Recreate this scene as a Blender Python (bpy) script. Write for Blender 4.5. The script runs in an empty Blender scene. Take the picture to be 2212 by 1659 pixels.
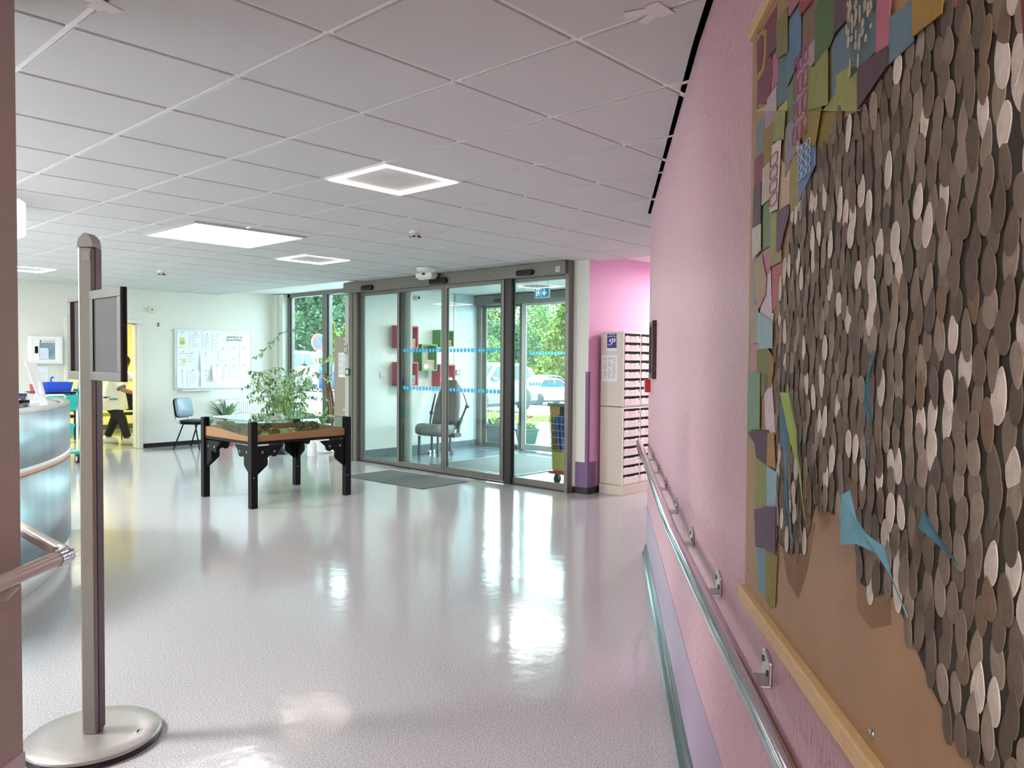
import bpy, bmesh, math, random
from mathutils import Vector, Matrix
PI=math.pi
V=Vector
sc=bpy.context.scene
col=sc.collection
# ------------------------------------------------------------------ helpers
def lin(c):
    c=c/255.0
    return c/12.92 if c<=0.04045 else ((c+0.055)/1.055)**2.4
def rgb(c): return (lin(c[0]),lin(c[1]),lin(c[2]),1.0)
MATS={}
def M(name,c=(200,200,200),rough=0.5,metal=0.0,spec=0.5,noise=None,bump=None,emit=0.0,coat=0.0,stretch=(1,1,1),sss=0):
    """principled material; noise=(scale,amount), bump=(scale,strength)"""
    if name in MATS: return MATS[name]
    m=bpy.data.materials.new(name); m.use_nodes=True
    nt=m.node_tree; b=nt.nodes['Principled BSDF']
    b.inputs['Base Color'].default_value=rgb(c)
    b.inputs['Roughness'].default_value=rough
    b.inputs['Metallic'].default_value=metal
    b.inputs['Specular IOR Level'].default_value=spec
    if coat: b.inputs['Coat Weight'].default_value=coat; b.inputs['Coat Roughness'].default_value=0.08
    if emit:
        b.inputs['Emission Color'].default_value=rgb(c); b.inputs['Emission Strength'].default_value=emit
    if noise or bump:
        tc=nt.nodes.new('ShaderNodeTexCoord'); mp=nt.nodes.new('ShaderNodeMapping')
        mp.inputs['Scale'].default_value=stretch
        nt.links.new(tc.outputs['Object'],mp.inputs['Vector'])
    if noise:
        n=nt.nodes.new('ShaderNodeTexNoise'); n.inputs['Scale'].default_value=noise[0]; n.inputs['Detail'].default_value=4
        nt.links.new(mp.outputs['Vector'],n.inputs['Vector'])
        r=nt.nodes.new('ShaderNodeValToRGB'); a=noise[1]
        q=rgb(c)
        r.color_ramp.elements[0].position=0.3; r.color_ramp.elements[1].position=0.7
        r.color_ramp.elements[0].color=(q[0]*(1-a),q[1]*(1-a),q[2]*(1-a),1)
        r.color_ramp.elements[1].color=(min(1,q[0]*(1+a)),min(1,q[1]*(1+a)),min(1,q[2]*(1+a)),1)
        nt.links.new(n.outputs['Fac'],r.inputs['Fac']); nt.links.new(r.outputs['Color'],b.inputs['Base Color'])
    if bump:
        n=nt.nodes.new('ShaderNodeTexNoise'); n.inputs['Scale'].default_value=bump[0]; n.inputs['Detail'].default_value=3
        nt.links.new(mp.outputs['Vector'],n.inputs['Vector'])
        bp=nt.nodes.new('ShaderNodeBump'); bp.inputs['Strength'].default_value=bump[1]; bp.inputs['Distance'].default_value=bump[2] if len(bump)>2 else 0.01
        nt.links.new(n.outputs['Fac'],bp.inputs['Height']); nt.links.new(bp.outputs['Normal'],b.inputs['Normal'])
    MATS[name]=m; return m
def Glass(name,tint=(240,250,247),refl=1.0,alpha=1.0):
    m=bpy.data.materials.new(name); m.use_nodes=True; nt=m.node_tree; nt.nodes.clear()
    o=nt.nodes.new('ShaderNodeOutputMaterial'); t=nt.nodes.new('ShaderNodeBsdfTransparent'); g=nt.nodes.new('ShaderNodeBsdfGlossy')
    t.inputs['Color'].default_value=rgb(tint); g.inputs['Roughness'].default_value=0.0
    lw=nt.nodes.new('ShaderNodeLayerWeight'); lw.inputs['Blend'].default_value=0.5
    p=nt.nodes.new('ShaderNodeMath'); p.operation='POWER'; p.inputs[1].default_value=5
    a=nt.nodes.new('ShaderNodeMath'); a.operation='MULTIPLY_ADD'; a.inputs[1].default_value=0.9*refl; a.inputs[2].default_value=0.035*refl
    mx=nt.nodes.new('ShaderNodeMixShader')
    L=nt.links.new
    L(lw.outputs['Facing'],p.inputs[0]); L(p.outputs[0],a.inputs[0]); L(a.outputs[0],mx.inputs['Fac'])
    L(t.outputs[0],mx.inputs[1]); L(g.outputs[0],mx.inputs[2]); L(mx.outputs[0],o.inputs['Surface'])
    MATS[name]=m; return m
class MB:
    """mesh collector"""
    def __init__(s): s.v=[];s.f=[];s.m=[];s.cm=0;s.sm=[]
    def mat(s,i): s.cm=i; return s
    def add(s,vs,fs,smooth=False):
        o=len(s.v); s.v+= [tuple(x) for x in vs]; s.f+=[tuple(o+i for i in f) for f in fs]
        s.m+=[s.cm]*len(fs); s.sm+=[smooth]*len(fs); return s
    def box(s,x0,x1,y0,y1,z0,z1,T=None):
        vs=[V((x,y,z)) for x in (x0,x1) for y in (y0,y1) for z in (z0,z1)]
        if T is not None: vs=[T@p for p in vs]
        return s.add(vs,[(0,1,3,2),(4,6,7,5),(0,4,5,1),(2,3,7,6),(0,2,6,4),(1,5,7,3)])
    def prism(s,pts,ex,smooth=False):
        """closed polygon pts (3d) extruded by vector ex"""
        n=len(pts); ex=V(ex); a=[V(p) for p in pts]; b=[p+ex for p in a]
        fs=[tuple(range(n)),tuple(range(2*n-1,n-1,-1))]
        s.add(a+b,[fs[0],fs[1]])
        o=len(s.v)-2*n
        for i in range(n):
            j=(i+1)%n; s.f.append((o+i,o+n+i,o+n+j,o+j)); s.m.append(s.cm); s.sm.append(smooth)
        return s
    def cyl(s,p0,p1,r0,r1=None,n=16,cap=True,smooth=True):
        r1=r0 if r1 is None else r1
        p0=V(p0);p1=V(p1);d=(p1-p0).normalized()
        u=d.cross(V((0,0,1)) if abs(d.z)<0.95 else V((1,0,0))).normalized(); w=d.cross(u)
        vs=[]
        for p,r in((p0,r0),(p1,r1)):
            for i in range(n):
                a=2*PI*i/n; vs.append(p+u*(r*math.cos(a))+w*(r*math.sin(a)))
        s.add(vs,[(i,(i+1)%n,n+(i+1)%n,n+i) for i in range(n)],smooth)
        if cap: s.add(vs,[tuple(range(n-1,-1,-1)),tuple(range(n,2*n))])
        return s
    def tube(s,pts,r,n=8,cap=True):
        """r is a number or a list"""
        pts=[V(p) for p in pts]; k=len(pts); rs=r if isinstance(r,(list,tuple)) else [r]*k
        vs=[]; u=None
        for i,p in enumerate(pts):
            d=(pts[min(i+1,k-1)]-pts[max(i-1,0)]).normalized()
            if u is None: u=d.cross(V((0,0,1)) if abs(d.z)<0.9 else V((1,0,0))).normalized()
            else: u=(u-d*u.dot(d)).normalized()
            w=d.cross(u)
            for j in range(n):
                a=2*PI*j/n; vs.append(p+u*(rs[i]*math.cos(a))+w*(rs[i]*math.sin(a)))
        fs=[(i*n+j,i*n+(j+1)%n,(i+1)*n+(j+1)%n,(i+1)*n+j) for i in range(k-1) for j in range(n)]
        s.add(vs,fs,True)
        if cap: s.add(vs,[tuple(range(n-1,-1,-1)),tuple(range((k-1)*n,k*n))])
        return s
    def lathe(s,prof,c=(0,0,0),n=24,smooth=True):
        c=V(c); vs=[]
        for r,z in prof:
            for i in range(n):
                a=2*PI*i/n; vs.append(c+V((r*math.cos(a),r*math.sin(a),z)))
        k=len(prof)
        fs=[(i*n+j,i*n+(j+1)%n,(i+1)*n+(j+1)%n,(i+1)*n+j) for i in range(k-1) for j in range(n)]
        s.add(vs,fs,smooth)
        s.add(vs,[tuple(range(n-1,-1,-1)),tuple(range((k-1)*n,k*n))]); return s
    def ball(s,c,rx,ry=None,rz=None,n=12,k=8,T=None):
        ry=rx if ry is None else ry; rz=rx if rz is None else rz
        vs=[];c=V(c)
        for i in range(k+1):
            t=PI*i/k
            for j in range(n):
                a=2*PI*j/n
                p=V((rx*math.sin(t)*math.cos(a),ry*math.sin(t)*math.sin(a),rz*math.cos(t)))
                vs.append(c+(T@p if T is not None else p))
        return s.add(vs,[(i*n+j,(i+1)*n+j,(i+1)*n+(j+1)%n,i*n+(j+1)%n) for i in range(k) for j in range(n)],True)
    def plate(s,pts,th,nrm):
        n=V(nrm).normalized(); return s.prism([V(p) for p in pts],n*th)
    def build(s,name,mats,parent=None,loc=None,rotz=None,bevel=0,sub=0,recalc=True):
        me=bpy.data.meshes.new(name); me.from_pydata(s.v,[],s.f)
        mats=mats if isinstance(mats,(list,tuple)) else [mats]
        for m in mats: me.materials.append(m)
        me.polygons.foreach_set('material_index',s.m); me.polygons.foreach_set('use_smooth',s.sm)
        if recalc:
            bm=bmesh.new(); bm.from_mesh(me); bmesh.ops.recalc_face_normals(bm,faces=bm.faces); bm.to_mesh(me); bm.free()
        me.update()
        o=bpy.data.objects.new(name,me); col.objects.link(o)
        if parent is not None: o.parent=parent
        if loc is not None: o.location=loc
        if rotz is not None: o.rotation_euler=(0,0,rotz)
        if bevel:
            b=o.modifiers.new('bevel','BEVEL'); b.width=bevel; b.segments=2; b.limit_method='ANGLE'; b.angle_limit=0.6
        if sub:
            b=o.modifiers.new('sub','SUBSURF'); b.levels=sub; b.render_levels=sub
        return o
def tag(o,label,cat,group=None,kind=None):
    o['label']=label; o['category']=cat
    if group: o['group']=group
    if kind: o['kind']=kind
    return o
def thing(name,label,cat,loc=(0,0,0),rotz=0,group=None):
    o=bpy.data.objects.new(name,None); col.objects.link(o); o.location=loc; o.rotation_euler=(0,0,rotz); o.empty_display_size=0.1
    return tag(o,label,cat,group)
def struct(o): o['kind']='structure'; return o
def srt(name,loc=(0,0,0),rotz=0):
    o=bpy.data.objects.new(name,None); col.objects.link(o); o.location=loc; o.rotation_euler=(0,0,rotz); o['kind']='structure'; return o
def kids(o): return [c for c in bpy.data.objects if c.parent==o]
def copy_tree(o,parent=None,loc=None,rotz=None,label=None):
    c=o.copy(); col.objects.link(c); c.parent=parent
    if loc is not None: c.location=loc
    if rotz is not None: c.rotation_euler=(0,0,rotz)
    if label: c['label']=label
    for k in kids(o): copy_tree(k,c)
    return c
def text(body,size,parent,loc,rot,mat,name='lettering',align='CENTER',ext=0.0008):
    cu=bpy.data.curves.new(name,'FONT'); cu.body=body; cu.size=size; cu.align_x=align; cu.align_y='CENTER'; cu.extrude=ext
    q=bpy.data.objects.new('q',cu); col.objects.link(q); bpy.context.view_layer.update()
    me=bpy.data.meshes.new_from_object(q.evaluated_get(bpy.context.evaluated_depsgraph_get())); bpy.data.objects.remove(q); bpy.data.curves.remove(cu)
    me.materials.clear(); me.materials.append(mat); o=bpy.data.objects.new(name,me); col.objects.link(o); o.parent=parent; o.location=loc; o.rotation_euler=rot; return o
def lerp(a,b,t): return a+(b-a)*t
def leaf(mb,p,d,up,L,W,bend=0.0):
    """blade from p along d, folded on the midrib, drooping by bend"""
    d=V(d).normalized(); s=d.cross(V(up)); s=s.normalized() if s.length>1e-4 else V((1,0,0)); n=s.cross(d)
    k=[(0,0.08),(0.35,1),(0.7,0.75),(1,0.02)]
    vs=[]
    for t,w in k:
        c=V(p)+d*(L*t)-V((0,0,1))*(bend*L*t*t)
        vs+=[c-s*(W*.5*w)+n*(W*.12*w),c,c+s*(W*.5*w)+n*(W*.12*w)]
    fs=[]
    for i in range(3):
        a=i*3; fs+=[(a,a+1,a+4,a+3),(a+1,a+2,a+5,a+4)]
    mb.add(vs,fs,True)
def blob_leaves(mb,rnd,c,r,n,size,mats=1,flat=1.0,shell=0.55):
    """leaf quads scattered in an ellipsoid shell"""
    c=V(c)
    for i in range(n):
        while True:
            p=V((rnd.uniform(-1,1),rnd.uniform(-1,1),rnd.uniform(-1,1)))
            if shell<p.length<1: break
        q=c+V((p.x*r[0],p.y*r[1],p.z*r[2]))
        d=V((p.x+rnd.uniform(-.6,.6),p.y+rnd.uniform(-.6,.6),p.z*flat+rnd.uniform(-.6,.5)))
        if d.length<.05: d=V((0,0,1))
        d.normalize(); s=d.cross(V((rnd.uniform(-1,1),rnd.uniform(-1,1),rnd.uniform(-1,1)))).normalized()
        L=size*rnd.uniform(.6,1.3); w=L*.5
        mb.mat(rnd.randrange(mats)).add([q,q+d*L*.5+s*w,q+d*L,q+d*L*.5-s*w],[(0,1,2,3)])
PATCH=[
((122, 62, 82),[[-1.084,2.1328],[-1.1377,2.1184],[-1.2668,2.1115],[-1.2732,2.061],[-1.211,2.0351],[-1.2301,2.0113],[-1.2265,1.9823],[-1.1933,1.958],[-1.1439,1.9572],[-1.0865,1.9716],[-1.0898,2.0588]]),
((165, 148, 75),[[-1.0814,2.1229],[-1.1378,2.117],[-1.1733,2.1007],[-1.1737,2.0562],[-1.1574,2.0269],[-1.1127,2.0231],[-1.0887,2.0303]]),
((125, 62, 80),[[-1.0914,2.1078],[-1.1322,2.1073],[-1.1523,2.0937],[-1.1516,2.0622],[-1.1343,2.0395],[-1.0993,2.0416]]),
((100, 75, 85),[[-1.2704,2.0622],[-1.2732,2.0244],[-1.2053,2.0335],[-1.211,2.0351]]),
((180, 115, 135),[[-1.2233,2.0253],[-1.2759,2.0233],[-1.2724,1.9622],[-1.2163,1.9656],[-1.2314,1.9932]]),
((192, 176, 182),[[-1.2644,1.9601],[-1.2681,1.911],[-1.1765,1.9402],[-1.1933,1.958]]),
((165, 140, 80),[[-1.272,2.1127],[-1.3527,2.0757],[-1.3512,2.0638],[-1.2752,2.0699]]),
((128, 126, 70),[[-1.3512,2.0638],[-1.3593,1.9832],[-1.2801,2.0021],[-1.2704,2.0622],[-1.2752,2.0699]]),
((95, 125, 135),[[-1.2801,2.0021],[-1.3424,1.984],[-1.3509,1.9332],[-1.348,1.9063],[-1.2704,1.9163],[-1.2666,1.968]]),
((96, 135, 168),[[-1.434,2.033],[-1.4356,1.9477],[-1.3513,1.9273],[-1.3424,1.984],[-1.3577,2.039]]),
((168, 112, 128),[[-1.3551,2.0746],[-1.4293,2.0406],[-1.3669,2.0419],[-1.3547,2.0472]]),
((155, 72, 77),[[-1.4336,2.0386],[-1.5114,2.0029],[-1.4398,2.0099]]),
((130, 105, 85),[[-1.5303,1.9943],[-1.5266,1.9396],[-1.4402,1.9427],[-1.4398,2.0099],[-1.5114,2.0029]]),
((186, 166, 176),[[-1.5247,1.9414],[-1.5177,1.9077],[-1.4801,1.8958],[-1.4756,1.8448],[-1.42,1.8625],[-1.4146,1.9416]]),
((80, 115, 70),[[-1.5235,1.9873],[-1.5558,1.9826],[-1.6199,1.9532],[-1.626,1.9061],[-1.6014,1.8965],[-1.5258,1.8965]]),
((92, 65, 82),[[-1.6263,1.9502],[-1.6859,1.9229],[-1.6846,1.899],[-1.623,1.9045]]),
((100, 132, 144),[[-1.6846,1.899],[-1.6885,1.8363],[-1.6299,1.8445],[-1.6283,1.82],[-1.6032,1.8182],[-1.5982,1.8968],[-1.6262,1.9032]]),
((92, 122, 128),[[-1.6887,1.9216],[-1.7854,1.8773],[-1.7867,1.8175],[-1.6896,1.8184],[-1.6846,1.899]]),
((185, 112, 132),[[-1.7877,1.8762],[-1.8319,1.8559],[-1.8285,1.8379],[-1.8261,1.8064],[-1.7873,1.807]]),
((142, 152, 82),[[-1.595,1.8952],[-1.6002,1.8144],[-1.4918,1.8396],[-1.487,1.9111],[-1.5259,1.8954]]),
((105, 136, 100),[[-1.4158,1.9234],[-1.42,1.8625],[-1.3495,1.885],[-1.3465,1.9266]]),
((152, 162, 92),[[-1.6299,1.8445],[-1.6885,1.8363],[-1.7267,1.8168],[-1.7299,1.7636],[-1.5667,1.8157],[-1.6284,1.8191]]),
((142, 132, 62),[[-1.4715,1.8461],[-1.5009,1.8769],[-1.524,1.8678],[-1.5653,1.8366],[-1.5667,1.8157]]),
((86, 62, 76),[[-1.7266,1.8194],[-1.8282,1.8064],[-1.8295,1.7832],[-1.7298,1.7652]]),
((190, 185, 112),[[-1.0902,1.9677],[-1.103,1.9772],[-1.1754,1.9535],[-1.1765,1.9402]]),
((190, 185, 112),[[-1.348,1.9051],[-1.3495,1.885],[-1.2764,1.9083]]),
((100, 135, 146),[[-1.8298,1.8374],[-1.8959,1.8266],[-1.8983,1.7822],[-1.8293,1.7841]]),
((165, 134, 60),[[-1.8971,1.826],[-1.9696,1.7928],[-1.9677,1.7804],[-1.8993,1.7866]]),
((175, 80, 100),[[-1.9696,1.7928],[-2.0134,1.7727],[-1.9676,1.7816]]),
((86, 62, 76),[[-1.7303,1.8157],[-1.8245,1.8056],[-1.8257,1.7842],[-1.7335,1.7623]]),
((128, 48, 52),[[-2.1063,1.7301],[-2.1248,1.7216],[-2.1182,1.7052],[-2.1129,1.6914]]),
((175, 130, 94),[[-2.1188,1.7049],[-2.1289,1.7163],[-2.1319,1.6526],[-2.1215,1.6704]]),
((120, 142, 142),[[-1.0878,1.9408],[-1.1747,1.9355],[-1.1721,1.8627],[-1.0843,1.8696]]),
((166, 152, 162),[[-1.1743,1.9409],[-1.2653,1.9119],[-1.2628,1.8962],[-1.1774,1.9015]]),
((156, 126, 66),[[-1.2629,1.8945],[-1.2568,1.8284],[-1.1747,1.8287],[-1.1732,1.9028]]),
((150, 160, 100),[[-1.2653,1.9119],[-1.3494,1.885],[-1.3398,1.8381],[-1.2622,1.8551]]),
((96, 130, 96),[[-1.3494,1.885],[-1.4215,1.862],[-1.4219,1.856],[-1.3482,1.8575]]),
((146, 146, 160),[[-1.3482,1.8575],[-1.4217,1.859],[-1.4259,1.799],[-1.3446,1.7711],[-1.3398,1.8381]]),
((202, 186, 166),[[-1.4215,1.862],[-1.4756,1.8448],[-1.5033,1.8208],[-1.4445,1.8186],[-1.4433,1.7943],[-1.4264,1.7915]]),
((150, 135, 65),[[-1.4756,1.8448],[-1.5666,1.8157],[-1.5412,1.773],[-1.5011,1.7772],[-1.4501,1.8184],[-1.5033,1.8208]]),
((140, 120, 55),[[-1.5573,1.816],[-1.6275,1.7963],[-1.6289,1.7748],[-1.5474,1.7513],[-1.5387,1.7737]]),
((142, 70, 95),[[-1.0796,1.8708],[-1.1638,1.8632],[-1.1641,1.8048],[-1.0798,1.8092]]),
((200, 190, 174),[[-1.1664,1.829],[-1.2531,1.8276],[-1.251,1.7564],[-1.1636,1.7571]]),
((225, 215, 215),[[-1.2552,1.8504],[-1.3226,1.8461],[-1.3006,1.7233],[-1.2418,1.728]]),
((205, 186, 160),[[-1.3009,1.8136],[-1.3795,1.7751],[-1.3805,1.7169],[-1.2938,1.7197]]),
((160, 150, 90),[[-1.3784,1.7906],[-1.4407,1.7921],[-1.4464,1.7094],[-1.3911,1.6981],[-1.38,1.7231]]),
((110, 140, 176),[[-1.4428,1.8016],[-1.536,1.7785],[-1.5383,1.7443],[-1.4466,1.7065]]),
((100, 80, 95),[[-1.0893,1.8072],[-1.16,1.804],[-1.162,1.7237],[-1.0867,1.724]]),
((120, 150, 115),[[-1.1636,1.7571],[-1.2395,1.7588],[-1.2387,1.6677],[-1.1663,1.6679]]),
((155, 165, 105),[[-1.2341,1.7295],[-1.2938,1.7197],[-1.2921,1.6467],[-1.24,1.6506]]),
((105, 85, 102),[[-1.2938,1.7197],[-1.3773,1.7175],[-1.3848,1.6993],[-1.3515,1.6743],[-1.3205,1.6411],[-1.2957,1.6462]]),
((206, 206, 196),[[-1.0819,1.7248],[-1.1621,1.7219],[-1.1663,1.6679],[-1.0871,1.6607]]),
((150, 155, 166),[[-1.0872,1.6595],[-1.1752,1.6621],[-1.1482,1.5705],[-1.0804,1.5684]]),
((190, 130, 150),[[-1.1708,1.6645],[-1.2355,1.6588],[-1.2427,1.6155],[-1.1793,1.6087]]),
((160, 160, 110),[[-1.2394,1.6582],[-1.3304,1.6452],[-1.3319,1.6244],[-1.2496,1.6248]]),
((182, 162, 132),[[-1.1068,1.644],[-1.1468,1.6445],[-1.1753,1.6604],[-1.1983,1.6293],[-1.2198,1.6096],[-1.2144,1.5756],[-1.1583,1.5518],[-1.1297,1.5829]]),
((190, 110, 120),[[-1.2496,1.6248],[-1.332,1.6228],[-1.2991,1.552],[-1.2561,1.5384]]),
((216, 206, 216),[[-1.1951,1.6175],[-1.2424,1.6189],[-1.2561,1.5384],[-1.2712,1.5358],[-1.2686,1.521],[-1.1866,1.5146],[-1.1589,1.5446]]),
((172, 162, 142),[[-1.0571,1.5606],[-1.1447,1.5599],[-1.1551,1.4837],[-1.073,1.4838]]),
((160, 196, 202),[[-1.1457,1.5472],[-1.2797,1.5204],[-1.2798,1.4707],[-1.1732,1.4708],[-1.1501,1.491]]),
((196, 150, 160),[[-1.0683,1.482],[-1.1724,1.4815],[-1.139,1.4094],[-1.0648,1.4058]]),
((126, 130, 76),[[-1.1343,1.4677],[-1.1899,1.4722],[-1.2381,1.4714],[-1.2438,1.3964],[-1.1892,1.3735],[-1.1397,1.4002]]),
((150, 120, 70),[[-1.2381,1.4714],[-1.2847,1.454],[-1.2864,1.4309],[-1.2667,1.3971],[-1.2438,1.3964]]),
((126, 162, 132),[[-1.0633,1.4245],[-1.1768,1.4241],[-1.1814,1.3112],[-1.0638,1.2982]]),
((176, 146, 90),[[-1.1804,1.378],[-1.2177,1.3761],[-1.2343,1.315],[-1.1857,1.3107]]),
((222, 210, 217),[[-1.2022,1.4192],[-1.2609,1.4236],[-1.2842,1.3626],[-1.3022,1.316],[-1.2656,1.311],[-1.2263,1.316]]),
((85, 60, 80),[[-1.0592,1.2939],[-1.2576,1.3162],[-1.2473,1.2478],[-1.1515,1.2514],[-1.136,1.277]]),
((176, 140, 86),[[-1.2581,1.3103],[-1.3059,1.3147],[-1.3212,1.2527],[-1.255,1.2488]]),
((142, 152, 86),[[-1.1337,1.2492],[-1.2312,1.2525],[-1.2377,1.1671],[-1.2146,1.1523],[-1.1381,1.1375]]),
((150, 192, 202),[[-1.2396,1.2467],[-1.3218,1.2447],[-1.3194,1.1807],[-1.2455,1.1686]]),
((100, 80, 105),[[-1.1406,1.1433],[-1.2255,1.1617],[-1.2373,1.0899],[-1.1579,1.071]]),
((100, 80, 105),[[-1.2294,1.1656],[-1.3274,1.1839],[-1.3301,1.0973],[-1.2395,1.0882]]),
((112, 152, 167),[[-1.1579,1.071],[-1.2377,1.0855],[-1.2488,0.9944],[-1.1739,0.9856]]),
((142, 132, 62),[[-1.2418,1.0856],[-1.3338,1.0969],[-1.3226,0.9999],[-1.2855,0.986],[-1.2511,0.9906]]),
]
RIBBON=[
((75, 125, 147),[[-1.4535,1.3933],[-1.4259,1.3782],[-1.427,1.3627],[-1.4438,1.3084],[-1.4551,1.2829],[-1.4498,1.2247],[-1.458,1.155],[-1.4915,1.1596],[-1.4942,1.2064],[-1.5065,1.2396],[-1.4828,1.2827],[-1.4645,1.3258],[-1.4451,1.3791]]),
((142, 172, 78),[[-1.4565,1.3957],[-1.4838,1.3952],[-1.5252,1.3401],[-1.5332,1.3036],[-1.572,1.2853],[-1.5873,1.2477],[-1.6082,1.2331],[-1.6092,1.2178],[-1.5779,1.1983],[-1.5609,1.2158],[-1.542,1.2563],[-1.5339,1.2937],[-1.5125,1.3194],[-1.4797,1.369]]),
((55, 105, 120),[[-1.8182,1.458],[-1.8278,1.4557],[-1.8351,1.4354],[-1.8305,1.4086],[-1.8259,1.3815],[-1.8107,1.3694],[-1.8171,1.3972],[-1.8234,1.4245]]),
((62, 112, 128),[[-1.8066,1.3553],[-1.8149,1.3534],[-1.8151,1.3233],[-1.8088,1.3186]]),
((100, 160, 178),[[-1.7942,1.2841],[-1.8055,1.2916],[-1.8361,1.2618],[-1.8519,1.2518],[-1.895,1.2462],[-1.9289,1.2229],[-1.993,1.2118],[-1.9956,1.2015],[-1.971,1.214],[-1.9292,1.2182],[-1.882,1.2329],[-1.8377,1.2352],[-1.8012,1.2255]]),
((62, 112, 130),[[-1.9848,1.3035],[-2.0042,1.2941],[-2.0457,1.274],[-2.0533,1.2677],[-2.0348,1.2712],[-1.9942,1.2876]]),
]
EDGE_UP= [(-1.334, 1.1212), (-1.311, 1.133), (-1.2909, 1.301), (-1.3014, 1.4127), (-1.2838, 1.4982), (-1.3146, 1.5807), (-1.3724, 1.6392), (-1.3994, 1.7135), (-1.4996, 1.7365), (-1.5964, 1.7666), (-1.6286, 1.7799), (-1.7442, 1.7648), (-1.8219, 1.7817), (-1.9008, 1.786), (-1.957, 1.7807), (-1.9769, 1.7894)]
EDGE_LO= [(-1.334, 1.1212), (-1.4096, 1.1189), (-1.4988, 1.141), (-1.5359, 1.1969), (-1.5595, 1.2299), (-1.6631, 1.233), (-1.741, 1.2337), (-1.7516, 1.2066), (-1.7627, 1.1685), (-1.8121, 1.1716), (-1.8701, 1.1838), (-1.9107, 1.1615), (-1.9709, 1.1226), (-2.0225, 1.1015), (-2.0749, 1.0996)]
SKY=6.0; SUN=4.0; LAMP=90; EXPO=1.1
# ------------------------------------------------------------------ materials
white_paint=M('white_paint',(226,225,216),.55,bump=(220,.05))
cream_wall=M('cream_wall',(226,224,213),.6,bump=(180,.08),noise=(1.2,.02))
panel_white=M('panel_white',(230,230,224),.45)
pink_paint=M('pink_paint',(226,182,194),.4,spec=.5,bump=(95,1.0,.015),noise=(120,.07),stretch=(1,1,.45))
pink_smooth=M('pink_smooth',(226,172,206),.55,bump=(120,.15))
purple_paint=M('purple_paint',(122,94,134),.5,bump=(120,.1))
lilac_panel=M('lilac_panel',(178,160,186),.35,noise=(300,.03))
taupe_paint=M('taupe_paint',(170,150,139),.6,bump=(110,.22),noise=(3,.06))
lilac_band=M('lilac_band',(200,180,185),.4)
black_skirt=M('black_skirt',(22,23,26),.4)
slate_skirt=M('slate_skirt',(62,78,80),.22,spec=.7)
alu=M('anodised_frame',(122,118,113),.38,metal=.35,spec=.5)
alu_dark=M('dark_frame',(58,55,53),.4,metal=.3)
alu_light=M('light_aluminium',(188,187,182),.35,metal=.5)
rubber=M('black_rubber',(14,15,17),.55)
blk=M('black_plastic',(10,10,12),.4,spec=.3)
blk_satin=M('black_satin',(9,9,10),.45,spec=.22)
white_pl=M('white_plastic',(232,231,226),.4)
cream_pl=M('cream_plastic',(224,216,188),.45)
grey_pl=M('grey_plastic',(120,122,124),.5)
chrome=M('polished_steel',(196,186,194),.09,metal=1.0)
steel=M('brushed_steel',(170,168,164),.35,metal=.9)
satin_alu=M('satin_aluminium',(112,107,101),.42,metal=.55,noise=(40,.04))
cabinet_beige=M('cabinet_beige',(216,207,190),.45)
cabinet_white=M('cabinet_white',(238,235,226),.45)
paper=M('paper',(238,238,238),.7)
ink=M('ink',(70,72,80),.7)
ink_light=M('faded_ink',(165,170,180),.7)
pale_yel=M('pale_yellow_print',(222,222,130),.7)
wood=M('pine_strip',(222,190,140),.5,noise=(14,.16),stretch=(3,60,60))
plywood=M('painted_plywood',(170,135,98),.5,noise=(5,.10),bump=(60,.1))
oak=M('beech_edge',(150,108,70),.45,noise=(30,.08),stretch=(1,1,6))
glass=Glass('clear_glass')
glass_g=Glass('greenish_glass',(240,250,245),.8); glass_t=Glass('table_glass',(226,246,236),1.5)
leaf_a=M('leaf_green',(112,160,78),.4); leaf_b=M('leaf_dark',(62,104,58),.4); leaf_c=M('leaf_pale',(176,206,108),.45)
bark=M('bark',(118,80,56),.8,noise=(30,.3)); twig=M('twig',(176,160,128),.7)
terracotta=M('terracotta',(168,92,62),.7,noise=(12,.1)); red_pl=M('coral_saucer',(216,92,92),.4)
soil=M('soil',(70,52,40),.9,noise=(60,.3))
red_box=M('raspberry_board',(196,40,78),.4); green_box=M('green_board',(52,150,52),.4)
led=M('led_tube',(255,240,226),.5,emit=8.0)
led_panel=M('lit_panel',(255,255,255),.5,emit=5.0)
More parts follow.
